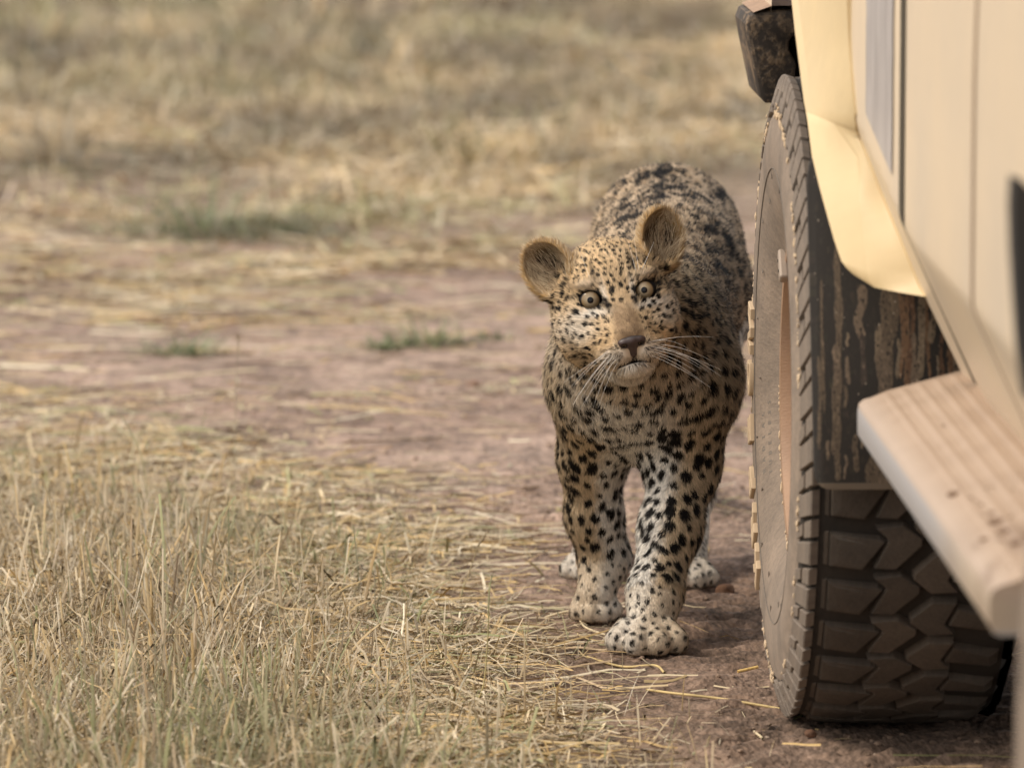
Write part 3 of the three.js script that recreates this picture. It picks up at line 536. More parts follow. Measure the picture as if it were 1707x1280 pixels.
// ---- ribbed step along the sill
{
  const W0 = 0.665, W1 = 2.02, prof = [];
  const x0 = 0.0385, x1 = 0.185, yTop = (x) => 0.4985 + (x - x0) * 0.27;
  prof.push([0.16, 0.455], [0.050, 0.452], [0.0425, 0.4545], [0.0390, 0.460], [x0, 0.467], [x0, 0.489], [0.0400, 0.495], [0.0435, 0.4988], [0.049, yTop(0.049)]);
  for (const c of [0.072, 0.092, 0.112, 0.132, 0.152]) for (const [d, h] of [[-0.0048, 0], [-0.0028, 0.002], [0, 0.0027], [0.0028, 0.002], [0.0048, 0]]) prof.push([c + d, yTop(c + d) + h]);
  prof.push([x1 - 0.01, yTop(x1 - 0.01)], [x1, yTop(x1)], [x1, 0.47]);
  const st = [[W0 - 0.012, 0.082, 0.75], [W0, 0.079, 1], [W0 + 0.006, 0.070, 1], [W0 + 0.018, 0.056, 1], [W0 + 0.030, 0.046, 1], [W0 + 0.040, 0, 1], ...span(W0 + 0.075, W1 - 0.006, 30).map((w) => [w, 0, 1]), [W1, 0, 0.94]];
  const flat = smooth;
  const P = [], U = [], C = [], I = [], n = prof.length;
  st.forEach(([w, clip, k]) => prof.forEach(([x, y]) => {
    const X = Math.max(x, clip), onTop = y > 0.49, ridge = onTop ? y - yTop(x) : 0, near = smooth(W0 + 0.02, W0 + 0.06, w), Y = (onTop ? yTop(X) + ridge * near : y) - (1 - k) * 0.03 + (onTop && w < W0 + 0.03 ? -0.002 : 0);
    P.push(X, Y + 0.012 * (1 - smooth(W0, W0 + 0.5, w)) * 0, w); U.push(x * 6, w * 2);
    const d = smooth(0.42, 0.62, fbm(x * 28, w * 28, 3, 4)), wet = smooth(W1 - 0.45, W1 - 0.05, w) * smooth(0.55, 0.7, fbm(x * 60, w * 14, 8, 3));
    let c = y > 0.493 ? mix3([0.41, 0.30, 0.215], [0.345, 0.245, 0.17], clamp(0.6 * d + smooth(0.10, 0.18, x) * 0.7 - ridge * 120)) : [0.36, 0.33, 0.31];
    if (x < 0.0395) c = mix3([0.37, 0.35, 0.345], [0.44, 0.35, 0.26], smooth(W1 - 0.6, W1 - 0.1, w));
    if (y > 0.49 && x < 0.055) c = mix3(c, [0.46, 0.365, 0.29], 0.6);
    c = mix3(c, [0.20, 0.13, 0.085], wet * 0.9); C.push(...c);
  }));
  for (let j = 0; j < st.length - 1; j++) for (let i = 0; i < n - 1; i++) { const a = j * n + i; I.push(a, a + n, a + 1, a + 1, a + n, a + n + 1); }
  for (const [j, f] of [[0, 1], [st.length - 1, 0]]) for (let i = 1; i < n - 1; i++) I.push(j * n, j * n + i + f * 0, j * n + i + 1);
  const g = geo(P, I, { U, C });
  add('running_board', toCreasedNormals(g, 0.6), mat({ vertexColors: true, roughness: 0.62, bumpMap: dustBump, bumpScale: 0.0012 }), vehicle).userData.label = 'dusty ribbed step board';
  for (const w of [1.0, 1.7]) { const b = new THREE.BoxGeometry(0.30, 0.03, 0.05); b.translate(0.30, 0.462, w); add('step_bracket', b, blackM, vehicle); }
  const r = rng(35), clods = [], base = new THREE.DodecahedronGeometry(1, 1);
  for (let i = 0; i < 46; i++) { const w = r() < 0.88 ? W1 - 0.04 - 0.5 * Math.pow(r(), 1.5) : lerp(W0 + 0.06, W1, r()), x = lerp(0.06, 0.17, r()), s = 0.0015 + 0.006 * Math.pow(r(), 4), c = base.clone(); c.scale(s, s * 0.5, s * 1.5); c.rotateY(r() * 6); c.translate(x, yTop(x) + 0.001, w); clods.push(c); }
  kind(add('mud_crumb', mergeGeometries(clods), mat({ color: lin(0.20, 0.13, 0.085), roughness: 0.95 }), vehicle), 'stuff');
}
// ---- muddy steel bumper end ahead of the wheel
{
  const q = (x, y, w) => veh(x, y, w);
  const w = -0.70, A = [q(1251, 42, w), q(1256, 72, w), q(1263, 105, w), q(1274, 158, w), q(1280, 165, w), q(1316, 165, w), q(1321, 108, w), q(1309, 84, w), q(1310, 66, w), q(1317, 55, w), q(1345, 50, w), q(1345, 22, w), q(1268, 26, w), q(1255, 31, w)];
  const sh = new THREE.Shape(A.map((p) => new THREE.Vector2(p.x, p.y)));
  const e = new THREE.ExtrudeGeometry(sh, { depth: 0.20, bevelEnabled: true, bevelThickness: 0.006, bevelSize: 0.006, bevelSegments: 2 });
  e.translate(0, 0, w - 0.206);
  const pos = e.attributes.position, C = [];
  const e2 = e; e2.computeVertexNormals();
  const nr = e2.attributes.normal;
  const mudTex = tex(512, (u, v) => { const a = tfbm(u, v, 5, 6, 501), b = tfbm(u, v, 30, 4, 520), k = smooth(0.38, 0.62, 0.6 * a + 0.4 * b); return mix3([0.20, 0.17, 0.145], [0.50, 0.42, 0.33], k * (0.5 + 0.7 * b)); }, true);
  const steel = mat({ map: rep(mudTex, 5), roughness: 0.7, bumpMap: rep(mudTex, 5), bumpScale: 0.004 });
  const bumper = add('bumper', toCreasedNormals(e2, 0.5), steel, vehicle);
  bumper.userData.label = 'dark muddy steel bumper end';
  const bar = new RoundedBoxGeometry(1.5, 0.22, 0.14, 3, 0.02); bar.translate(0.86, 0.83, -0.98);
  add('bumper_beam', bar, steel, vehicle);
  { const d = q(1300, 55, w - 0.02), e = q(1350, 130, w - 0.02), v = new RoundedBoxGeometry(e.x - d.x, d.y - e.y, 0.02, 2, 0.003); v.translate((d.x + e.x) / 2, (d.y + e.y) / 2, w - 0.05); add('bumper_void_plate', v, blackM, vehicle); }  // black plate added behind the notch, its colour standing for the shaded void
  const a = q(1251, 42, w), b = q(1345, 22, w), top = panelGrid(span(a.x + 0.004, 0.30, 10), span(w - 0.22, w + 0.004, 8), (x, z) => V3(x, Math.max(a.y + 0.012, Math.min(b.y + 0.0085, a.y + 0.012 + (x - a.x) * 0.9)) + 0.003, z));
  const dust = add('dust_coat', top, mat({ map: rep(rubberTex, 3), color: lin(1.5, 1.25, 1.1), roughness: 0.95, bumpMap: rep(mudTex, 4), bumpScale: 0.003 }), vehicle); dust.userData.label = 'pale dust on the bumper top';
}
// ---- rear wheel and arch at the edge of the frame
{
  const rw = group('wheel', vehicle); rw.position.set(TL, TY, 2.86);
  add('tyre', toCreasedNormals(lathe(PROFILE, 96), 0.6), dustRubber, rw);
  add('rim', rim.geometry, rimM, rw);
  const blocks = []; SHAPES.forEach((s, k) => { const g = polyBlock(s, 0.4098, 0.0117, crown); for (let i = 0; i < NB; i++) { const c = g.clone(); c.rotateX(i / NB * 2 * Math.PI + SHIFT[k] / TR); blocks.push(c); } });
  kind(add('tread_blocks', mergeGeometries(blocks), rubberM, rw), 'stuff');
  const arcP = (r, t) => { const a = lerp(0.02, Math.PI - 0.02, t); return [2.86 - r * Math.cos(a), 0.46 + r * 0.98 * Math.sin(a)]; };
  const R = [[1687, 298], [1686, 340], [1688, 410], [1692, 480], [1699, 580], [1709, 650], [1790, 650], [1790, 380], [1707, 314], [1694, 300]].map(([x, y]) => veh(x, y, 2.40));
  const fe = new THREE.ExtrudeGeometry(new THREE.Shape(R.map((p) => new THREE.Vector2(p.x, p.y))), { depth: 0.03, bevelEnabled: true, bevelThickness: 0.004, bevelSize: 0.003, bevelSegments: 2 }); fe.translate(0, 0, 2.40);
  add('rear_wheel_arch_plate', toCreasedNormals(fe, 0.5), mat({ color: lin(0.03, 0.026, 0.022), roughness: 0.8 }), vehicle);  // black plate cut to the dark outline at the rear arch
  const qp = panelGrid(span(0, 1, 40), [0, 1, 2], (t, k) => { const [z, y] = arcP(0.60, t), Y = Math.max(y, 0.5); return k === 0 ? V3(skinX(Math.min(z, 2.4), Y) - 0.001, Y, z) : V3(0.05, lerp(Y, 1.32, k / 2), z); });
  add('rear_quarter_panel', qp, paintM, vehicle);
  const ln = panelGrid(span(0.05, 0.5, 4), span(0, 1, 24), (x, t) => { const [z, y] = arcP(0.50, t); return V3(x, y, z); });
  add('rear_wheel_arch_liner', ln, blackM, vehicle);
}
// ---------------------------------------------------------------- the leopard: one skin from a smooth field of tapered limbs, then eyes, nose, whiskers and fur
const leopard = group('leopard');
tag(leopard, 'young spotted leopard walking towards the camera beside the muddy tyre, head tilted', 'leopard');
const smin = (a, b, k) => { const h = Math.max(k - Math.abs(a - b), 0) / k; return Math.min(a, b) - h * h * k * 0.25; };
const smax = (a, b, k) => -smin(-a, -b, k);
// head axes: origin between the eyes, x to the picture's right, y up the forehead, z out of the face
const HO = at(1031, 492, 7.60);
const HZ0 = V3(0, EYE, 0).sub(HO).normalize(), HX0 = new THREE.Vector3().crossVectors(V3(0, 1, 0), HZ0).normalize(), HY0 = new THREE.Vector3().crossVectors(HZ0, HX0);
const yaw = 7.5 * Math.PI / 180, roll = 10.7 * Math.PI / 180;
const HZ = HZ0.clone().multiplyScalar(Math.cos(yaw)).addScaledVector(HX0, Math.sin(yaw)), HX1 = HX0.clone().multiplyScalar(Math.cos(yaw)).addScaledVector(HZ0, -Math.sin(yaw));
const HX = HX1.clone().multiplyScalar(Math.cos(roll)).addScaledVector(HY0, Math.sin(roll)), HY = HY0.clone().multiplyScalar(Math.cos(roll)).addScaledVector(HX1, -Math.sin(roll));
const toHead = (x, y, z) => { const a = x - HO.x, b = y - HO.y, c = z - HO.z; return [a * HX.x + b * HX.y + c * HX.z, a * HY.x + b * HY.y + c * HY.z, a * HZ.x + b * HZ.y + c * HZ.z]; };
const fromHead = (x, y, z) => HO.clone().addScaledVector(HX, x).addScaledVector(HY, y).addScaledVector(HZ, z);

// ---- body: [joint, joint, radii, flow of the hair, region, inward side (for the pale insides of the legs)]
const J = {
  rump: at(1112, 398, 8.60), tailTop: at(1112, 470, 8.72), tail1: at(1120, 640, 8.95), tail2: at(1150, 800, 9.05), tail3: at(1165, 820, 9.2),
  mid: at(1112, 478, 8.28), chest: at(1072, 560, 7.95), bib: at(1050, 618, 7.86), sternum: at(1052, 690, 7.93), neck: at(1060, 545, 7.83), nape: fromHead(0, -0.02, -0.10),
  shL: at(1002, 642, 7.90), elL: at(986, 762, 7.96), miL: at(990, 860, 7.98), caL: at(1008, 930, 7.99), paL: at(992, 995, 7.955),
  shR: at(1142, 640, 7.88), elR: at(1140, 775, 7.89), miR: at(1118, 880, 7.83), caR: at(1092, 992, 7.755), paR: at(1078, 1074, 7.70),
  hiR: at(1165, 500, 8.56), knR: at(1160, 650, 8.36), hoR: at(1153, 830, 8.47), paHR: at(1147, 962, 8.25),
  hiL: at(1060, 500, 8.56), knL: at(1040, 650, 8.38), hoL: at(996, 830, 8.50), paHL: at(982, 950, 8.32),
};
const BACK = [0.05, -0.15, -1], DOWN = [0, -1, 0.05], NECKF = [0, -0.55, -0.8];
const PR = [];
const cap = (a, b, ra, rb, flow, reg, inward = 0, k = 0.035) => PR.push({ a: J[a] ?? a, b: J[b] ?? b, ra: ra * (inward ? 0.91 : 1), rb: rb * (inward ? 0.91 : 1), flow, reg, inward, k });
cap('rump', 'mid', 0.104, 0.112, BACK, 'torso'); cap('mid', 'chest', 0.112, 0.108, BACK, 'torso');
cap('chest', 'bib', 0.100, 0.072, [0, -1, 0.1], 'chest', 0, 0.06); cap('bib', 'sternum', 0.068, 0.048, [0, -1, 0.1], 'chest', 0, 0.07); cap('neck', 'nape', 0.090, 0.070, NECKF, 'neck', 0, 0.05); cap('chest', 'neck', 0.100, 0.088, NECKF, 'neck', 0, 0.05);
cap('chest', 'shL', 0.075, 0.056, [0, -0.9, -0.4], 'chest', 0, 0.06); cap('chest', 'shR', 0.080, 0.066, [0, -0.9, -0.4], 'chest', 0, 0.06);
cap('shL', 'elL', 0.060, 0.0455, DOWN, 'leg', 1, 0.06); cap('elL', 'miL', 0.0455, 0.0375, DOWN, 'leg', 1); cap('miL', 'caL', 0.0375, 0.0355, DOWN, 'leg', 1); cap('caL', 'paL', 0.0355, 0.031, DOWN, 'paw', 1, 0.025);
cap('shR', 'elR', 0.066, 0.050, DOWN, 'leg', -1, 0.06); cap('elR', 'miR', 0.050, 0.041, DOWN, 'leg', -1); cap('miR', 'caR', 0.041, 0.0375, DOWN, 'leg', -1); cap('caR', 'paR', 0.0375, 0.035, [0, -0.8, 0.5], 'paw', -1, 0.025);
cap('rump', 'hiR', 0.095, 0.085, BACK, 'torso'); cap('hiR', 'knR', 0.082, 0.062, [0, -1, -0.3], 'leg', -1); cap('knR', 'hoR', 0.056, 0.032, DOWN, 'leg', -1); cap('hoR', 'paHR', 0.032, 0.029, DOWN, 'paw', -1, 0.025);
cap('rump', 'hiL', 0.095, 0.085, BACK, 'torso'); cap('hiL', 'knL', 0.082, 0.062, [0, -1, -0.3], 'leg', 1); cap('knL', 'hoL', 0.056, 0.032, DOWN, 'leg', 1); cap('hoL', 'paHL', 0.032, 0.029, DOWN, 'paw', 1, 0.025);
cap('rump', 'tailTop', 0.06, 0.03, [0, -1, -0.3], 'torso'); cap('tailTop', 'tail1', 0.03, 0.026, DOWN, 'torso'); cap('tail1', 'tail2', 0.026, 0.024, DOWN, 'torso'); cap('tail2', 'tail3', 0.024, 0.020, DOWN, 'torso');
function paw(j, size, dir, inward, dz, toes) {              // four toes round the front of the pad
  const c = J[j].clone(), f = V3(Math.sin(dir), 0, Math.cos(dir)), s = V3(Math.cos(dir), 0, -Math.sin(dir)), r = 0.0205 * size;
  for (const [l, fw, up] of toes) {
    const p0 = c.clone().addScaledVector(s, l * 0.65 * size).addScaledVector(f, -0.006 * size), p1 = c.clone().addScaledVector(s, l * size).addScaledVector(f, fw * size);
    p0.y = Math.max(c.y - 0.006, r + 0.01); p1.y = r * 0.9 + up;
    PR.push({ a: p0, b: p1, ra: r * 1.02, rb: r, flow: [f.x * 0.8, -0.5, f.z * 0.8], reg: 'paw', inward, k: 0.003 });
  }
}
const TOES = [[-0.040, 0.012, 0.001], [-0.0150, 0.030, 0], [0.0150, 0.031, 0], [0.039, 0.014, 0.001]];
paw('paR', 0.98, 0.02, -1, 0, TOES); paw('paL', 0.78, 0.1, 1, 0, [[-0.030, 0.010, 0], [-0.011, 0.026, 0], [0.011, 0.026, 0], [0.03, 0.012, 0.002]]);
paw('paHR', 0.78, 0.05, -1, 0, TOES); paw('paHL', 0.76, -0.05, 1, 0, TOES);
for (const p of PR) { const d = p.b.clone().sub(p.a); p.d = [d.x, d.y, d.z]; p.l2 = Math.max(d.lengthSq(), 1e-9); p.p = [p.a.x, p.a.y, p.a.z]; }
function capD(p, x, y, z) {
  const ax = x - p.p[0], ay = y - p.p[1], az = z - p.p[2], t = clamp((ax * p.d[0] + ay * p.d[1] + az * p.d[2]) / p.l2), bx = ax - p.d[0] * t, by = ay - p.d[1] * t, bz = az - p.d[2] * t;
  return Math.sqrt(bx * bx + by * by + bz * bz) - lerp(p.ra, p.rb, t);
}
function bodyD(x, y, z) { let d = 1e3; for (const p of PR) d = smin(d, capD(p, x, y, z), p.k); return y < 0.004 ? smax(d, 0.002 - y, 0.006) : d; }

// ---- head, in its own axes
const ell = (x, y, z, cx, cy, cz, rx, ry, rz) => { const a = (x - cx) / rx, b = (y - cy) / ry, c = (z - cz) / rz, k0 = Math.hypot(a, b, c), k1 = Math.hypot(a / rx, b / ry, c / rz); return k1 < 1e-9 ? -Math.min(rx, ry, rz) : k0 * (k0 - 1) / k1; };
const capL = (x, y, z, A, B, ra, rb) => { const dx = B[0] - A[0], dy = B[1] - A[1], dz = B[2] - A[2], ax = x - A[0], ay = y - A[1], az = z - A[2], t = clamp((ax * dx + ay * dy + az * dz) / (dx * dx + dy * dy + dz * dz)); return Math.hypot(ax - dx * t, ay - dy * t, az - dz * t) - lerp(ra, rb, t); };
function ear(side) {
  const n = (side < 0 ? V3(-0.42, 0.02, 0.90) : V3(0.34, 0.10, 0.94)).normalize(), u0 = side < 0 ? V3(-0.42, 0.90, 0) : V3(0.30, 0.95, 0), u = u0.addScaledVector(n, -u0.dot(n)).normalize(), s = new THREE.Vector3().crossVectors(u, n);
  return { c: side < 0 ? V3(-0.079, 0.050, -0.068) : V3(0.080, 0.062, -0.070), n, u, s, w: side < 0 ? 0.0362 : 0.0335, h: side < 0 ? 0.0435 : 0.0455 };
}
const EARS = [ear(-1), ear(1)];
const earLocal = (e, x, y, z) => { const a = x - e.c.x, b = y - e.c.y, c = z - e.c.z; return [a * e.s.x + b * e.s.y + c * e.s.z, a * e.u.x + b * e.u.y + c * e.u.z, a * e.n.x + b * e.n.y + c * e.n.z]; };
function earD(e, x, y, z) {
  const q = earLocal(e, x, y, z), out = ell(q[0], q[1], q[2], 0, 0, 0, e.w, e.h, 0.026), inn = ell(q[0], q[1], q[2], 0, 0.001, 0.019, e.w * 0.93, e.h * 0.93, 0.032);
  return smax(out, -inn, 0.004);
}
function headSolid(x, y, z) {                              // before eyes and mouth are cut
  const X = Math.abs(x);
  let d = ell(x, y, z, 0, 0.004, -0.078, 0.074, 0.074, 0.082);
  d = smin(d, ell(X, y, z, 0.044, -0.043, -0.058, 0.040, 0.046, 0.046), 0.03);
  d = smin(d, capL(x, y, z, [0, -0.088, -0.02], [0, -0.065, -0.09], 0.034, 0.055), 0.03);
  d = smin(d, ell(X, y, z, 0.036, 0.0205, -0.014, 0.021, 0.0115, 0.018), 0.012);            // brows
  d = smin(d, capL(x * 0.70, y, z, [0, 0.008, -0.030], [0, -0.056, 0.035], 0.0262, 0.0195) * 1.15, 0.020); // bridge of the nose
  d = smin(d, ell(X, y, z, 0.040, -0.028, -0.016, 0.030, 0.032, 0.026), 0.022);           // under the eyes
  d = smin(d, ell(X, y, z, 0.036, -0.056, 0.000, 0.027, 0.024, 0.028), 0.018);
  d = smin(d, ell(X, y, z, 0.0210, -0.0765, 0.027, 0.0245, 0.0190, 0.0255), 0.015);         // whisker pads
  d = smin(d, ell(x, y, z, 0, -0.0955, 0.019, 0.0265, 0.0145, 0.0275), 0.009);               // chin
  return d;
}
const surfZ = (x, y) => { let z = 0.12; for (let i = 0; i < 60; i++) { const d = headSolid(x, y, z); if (d < 1e-4) break; z -= d * 0.8; } return z; };
const EYX = 0.0378, ER = 0.0180, EZ = surfZ(EYX, 0) - ER - 0.0002;
const mouthY = (X) => -0.0900 - 0.28 * Math.max(0, X - 0.005) + 2.0 * Math.max(0, X - 0.014) ** 2;
const eyeUV = (X, y) => { const a = X - EYX, b = y + 0.0010; return [a * 0.970 + b * 0.243, -a * 0.243 + b * 0.970]; };   // the opening leans in towards the nose
function headD(x, y, z) {
  let d = headSolid(x, y, z);
  const X = Math.abs(x);
  { const e = eyeUV(X, y); d = smax(d, -ell(e[0], e[1], z, 0, 0, EZ + 0.010, 0.0150, 0.0129, 0.024), 0.0022); }   // eye opening
  d = smax(d, -capL(X, y, z, [EYX - 0.010, -0.005, EZ + 0.018], [EYX - 0.0175, -0.0100, EZ + 0.018], 0.0035, 0.0012), 0.003);
  const groove = capL(x, y, z, [0, -0.074, 0.062], [0, -0.088, 0.052], 0.0022, 0.0022); d = smax(d, -groove, 0.003);
  if (y < -0.074 && y > -0.115 && z > -0.01) { const my = mouthY(X), w = 0.0011 * smooth(0.034, 0.026, X) + 0.0016 * smooth(0.016, 0.004, X); d = smax(d, -Math.max(Math.abs(y - my) - w, X - 0.036, 0.030 - z), 0.003); }
  for (const e of EARS) d = smin(d, earD(e, x, y, z), 0.012);
  return d;
}
function skinD(x, y, z) {
  const b = bodyD(x, y, z), dx = x - HO.x, dy = y - HO.y, dz = z - HO.z;
  if (dx * dx + dy * dy + dz * dz > 0.09) return b;
  const h = toHead(x, y, z);
  return smin(b, headD(h[0], h[1], h[2]), 0.03);
}

// ---- surface nets
function nets(F, lo, hi, h, skip = null, fine = true) {
  const n = [0, 1, 2].map((i) => Math.ceil((hi[i] - lo[i]) / h) + 1), [nx, ny, nz] = n, f = new Float32Array(nx * ny * nz), B = 6;
  for (let k0 = 0; k0 < nz; k0 += B) for (let j0 = 0; j0 < ny; j0 += B) for (let i0 = 0; i0 < nx; i0 += B) {
    const i1 = Math.min(i0 + B, nx), j1 = Math.min(j0 + B, ny), k1 = Math.min(k0 + B, nz), c = F(lo[0] + (i0 + B / 2) * h, lo[1] + (j0 + B / 2) * h, lo[2] + (k0 + B / 2) * h), far = Math.abs(c) > B * h * 1.25 + 0.012;
    for (let k = k0; k < k1; k++) for (let j = j0; j < j1; j++) for (let i = i0; i < i1; i++) f[(k * ny + j) * nx + i] = far ? c : F(lo[0] + i * h, lo[1] + j * h, lo[2] + k * h);
  }
  const id = new Int32Array(nx * ny * nz).fill(-1), P = [], I = [], C = [[0, 0, 0], [1, 0, 0], [0, 1, 0], [1, 1, 0], [0, 0, 1], [1, 0, 1], [0, 1, 1], [1, 1, 1]];
  const E = [[0, 1], [2, 3], [4, 5], [6, 7], [0, 2], [1, 3], [4, 6], [5, 7], [0, 4], [1, 5], [2, 6], [3, 7]];
  const v = new Float32Array(8);
  for (let k = 0; k < nz - 1; k++) for (let j = 0; j < ny - 1; j++) for (let i = 0; i < nx - 1; i++) {
    let m = 0;
    for (let q = 0; q < 8; q++) { const c = C[q]; v[q] = f[((k + c[2]) * ny + j + c[1]) * nx + i + c[0]]; if (v[q] < 0) m |= 1 << q; }
    if (m === 0 || m === 255) continue;
    const X = lo[0] + (i + 0.5) * h, Y = lo[1] + (j + 0.5) * h, Z = lo[2] + (k + 0.5) * h;
    if (skip && skip(X, Y, Z)) continue;
    let s = 0, x = 0, y = 0, z = 0;
    for (const [a, b] of E) if ((v[a] < 0) !== (v[b] < 0)) { const t = v[a] / (v[a] - v[b]), A = C[a], D = C[b]; x += lerp(A[0], D[0], t); y += lerp(A[1], D[1], t); z += lerp(A[2], D[2], t); s++; }
    id[(k * ny + j) * nx + i] = P.length / 3;
    P.push(lo[0] + (i + x / s) * h, lo[1] + (j + y / s) * h, lo[2] + (k + z / s) * h);
  }
  const at3 = (i, j, k) => id[(k * ny + j) * nx + i];
  const quad = (a, b, c, d, flip) => { if (a < 0 || b < 0 || c < 0 || d < 0) return; flip ? I.push(a, c, b, a, d, c) : I.push(a, b, c, a, c, d); };
  for (let k = 1; k < nz - 1; k++) for (let j = 1; j < ny - 1; j++) for (let i = 1; i < nx - 1; i++) {
    const s = f[(k * ny + j) * nx + i] < 0;
    if (s !== f[(k * ny + j) * nx + i + 1] < 0) quad(at3(i, j - 1, k - 1), at3(i, j, k - 1), at3(i, j, k), at3(i, j - 1, k), !s);
    if (s !== f[(k * ny + j + 1) * nx + i] < 0) quad(at3(i - 1, j, k - 1), at3(i - 1, j, k), at3(i, j, k), at3(i, j, k - 1), !s);
    if (s !== f[((k + 1) * ny + j) * nx + i] < 0) quad(at3(i - 1, j - 1, k), at3(i, j - 1, k), at3(i, j, k), at3(i - 1, j, k), !s);
  }
  const N = new Float32Array(P.length), e = h * 0.4;
  for (let q = 0; q < P.length; q += 3) { const [x, y, z] = [P[q], P[q + 1], P[q + 2]], a = F(x + e, y, z) - F(x - e, y, z), b = F(x, y + e, z) - F(x, y - e, z), c = F(x, y, z + e) - F(x, y, z - e), L = Math.hypot(a, b, c) || 1; N[q] = a / L; N[q + 1] = b / L; N[q + 2] = c / L; }
  return { P, I, N };
}

// ---- where a point of the skin lies: region, flow of the hair, inner sides
function place(x, y, z) {
  let best = 1e3, reg = 'torso', fx = 0, fy = 0, fz = 0, inw = 0, W = 0;
  const ds = PR.map((p) => capD(p, x, y, z));
  for (const d of ds) best = Math.min(best, d);
  let head = 0, h = toHead(x, y, z), hd = Math.hypot(h[0], h[1], h[2]) < 0.3 ? headD(...h) : 1;
  const m = Math.min(best, hd);
  PR.forEach((p, i) => {
    const w = Math.exp(-(ds[i] - m) / 0.012); if (w < 1e-3) return;
    fx += w * p.flow[0]; fy += w * p.flow[1]; fz += w * p.flow[2]; W += w;
    if (p.inward) { const t = clamp(((x - p.p[0]) * p.d[0] + (y - p.p[1]) * p.d[1] + (z - p.p[2]) * p.d[2]) / p.l2); inw += w * clamp((x - p.p[0] - p.d[0] * t) * p.inward / lerp(p.ra, p.rb, t), -1, 1); }
    if (ds[i] === best) reg = p.reg;
  });
  const wh = Math.exp(-(hd - m) / 0.012);
  let e = null, el = null;
  if (hd < best + 0.001) reg = 'head';
  if (wh > 1e-3) {
    const up = smooth(-0.02, 0.03, h[1]), k = 1 / (Math.hypot(h[0], h[1] + 0.055) + 0.02), fr = smooth(-0.09, 0.02, h[2]);
    let lx = h[0] * k * 1.1, ly = (h[1] + 0.055) * k * (1.0), lz = -0.45 - 0.4 * (1 - fr);
    if (Math.abs(h[0]) < 0.024 && h[1] < 0.01 && h[1] > -0.07) { lx *= 0.6; ly = 1; lz = -0.5; }
    if (h[1] < -0.090) { lx *= 0.5; ly = -0.9; lz = -0.3; }
    for (const q of EARS) { const a = earLocal(q, ...h), inE = Math.abs(a[0]) < q.w * 1.15 && a[1] > -q.h * 0.75 && a[1] < q.h * 1.2 && Math.abs(a[2]) < 0.045 && earD(q, ...h) < 0.006; if (inE) { e = q; el = a; } }
    if (e) { const r = Math.hypot(el[0] / e.w, el[1] / e.h) || 1, d = e.s.clone().multiplyScalar(el[0] / e.w * 0.6).addScaledVector(e.u, el[1] / e.h * 0.6 + 0.75).addScaledVector(e.n, -0.1 * r); lx = d.x; ly = d.y; lz = d.z; }
    fx += wh * (HX.x * lx + HY.x * ly + HZ.x * lz); fy += wh * (HX.y * lx + HY.y * ly + HZ.y * lz); fz += wh * (HX.z * lx + HY.z * ly + HZ.z * lz); W += wh;
  }
  return { reg: e && reg === 'head' ? 'ear' : reg, f: [fx / W, fy / W, fz / W], inw: inw / W, h, hw: wh / W, e, el };
}

// ---- spots, scattered over the skin
const SPOT = { torso: [0.0205, 0.0112], chest: [0.0190, 0.0062], neck: [0.0165, 0.0062], leg: [0.0170, 0.0070], paw: [0.0142, 0.0035], head: [0.0100, 0.0034] };
const spots = [], SC = 0.03, spotGrid = new Map(), cellKey = (x, y, z) => Math.floor(x / SC) * 73856093 ^ Math.floor(y / SC) * 19349663 ^ Math.floor(z / SC) * 83492791;
function addSpot(c, r, axis, stretch, ring = false) { const s = { c, r, axis, stretch, ring }; spots.push(s); const k = cellKey(...c); if (!spotGrid.has(k)) spotGrid.set(k, []); spotGrid.get(k).push(s); return s; }
function nearSpots(x, y, z, fn) { for (let i = -1; i < 2; i++) for (let j = -1; j < 2; j++) for (let k = -1; k < 2; k++) { const l = spotGrid.get(cellKey(x + i * SC, y + j * SC, z + k * SC)); if (l) for (const s of l) fn(s); } }
let insideRing = 0;
function spotAt(x, y, z, soft = 0.16) {                    // 0 plain .. 1 black
  const wx = x + 0.0026 * (noise(x * 230, y * 230, z * 230) - 0.5) * 2, wy = y + 0.0026 * (noise(x * 230 + 9, y * 230, z * 230) - 0.5) * 2, wz = z + 0.0026 * (noise(x * 230, y * 230 + 5, z * 230) - 0.5) * 2;
  let m = 9, ring = 0, inside = 0;
  nearSpots(x, y, z, (s) => { const small = s.r < 0.0052 ? 0.25 : 0.8, a = lerp(x, wx, small) - s.c[0], b = lerp(y, wy, small) - s.c[1], c = lerp(z, wz, small) - s.c[2], t = a * s.axis[0] + b * s.axis[1] + c * s.axis[2], d = Math.sqrt(Math.max(0, a * a + b * b + c * c - t * t + (t / s.stretch) ** 2)) / s.r; if (s.ring) { const v = (1 - smooth(0.88, 1.06, d)) * smooth(0.30, 0.48, d) * smooth(0.34, 0.42, noise(x * 95 + 3, y * 95, z * 95)); if (v > ring) ring = v; if (d < 0.8) inside = Math.max(inside, 1 - smooth(0.5, 0.8, d)); } else if (d < m) m = d; });
  insideRing = inside; return Math.max(ring, 1 - smooth(1 - soft, 1 + soft, m));
}
const G = (h, cx, cy, rx, ry) => Math.exp(-(((Math.abs(h[0]) - cx) / rx) ** 2) - (((h[1] - cy) / ry) ** 2));
const TAN = [0.55, 0.365, 0.175], GOLD = [0.58, 0.36, 0.15], PALE = [0.66, 0.55, 0.41], WHITE = [0.84, 0.79, 0.71], INK = [0.011, 0.009, 0.008];
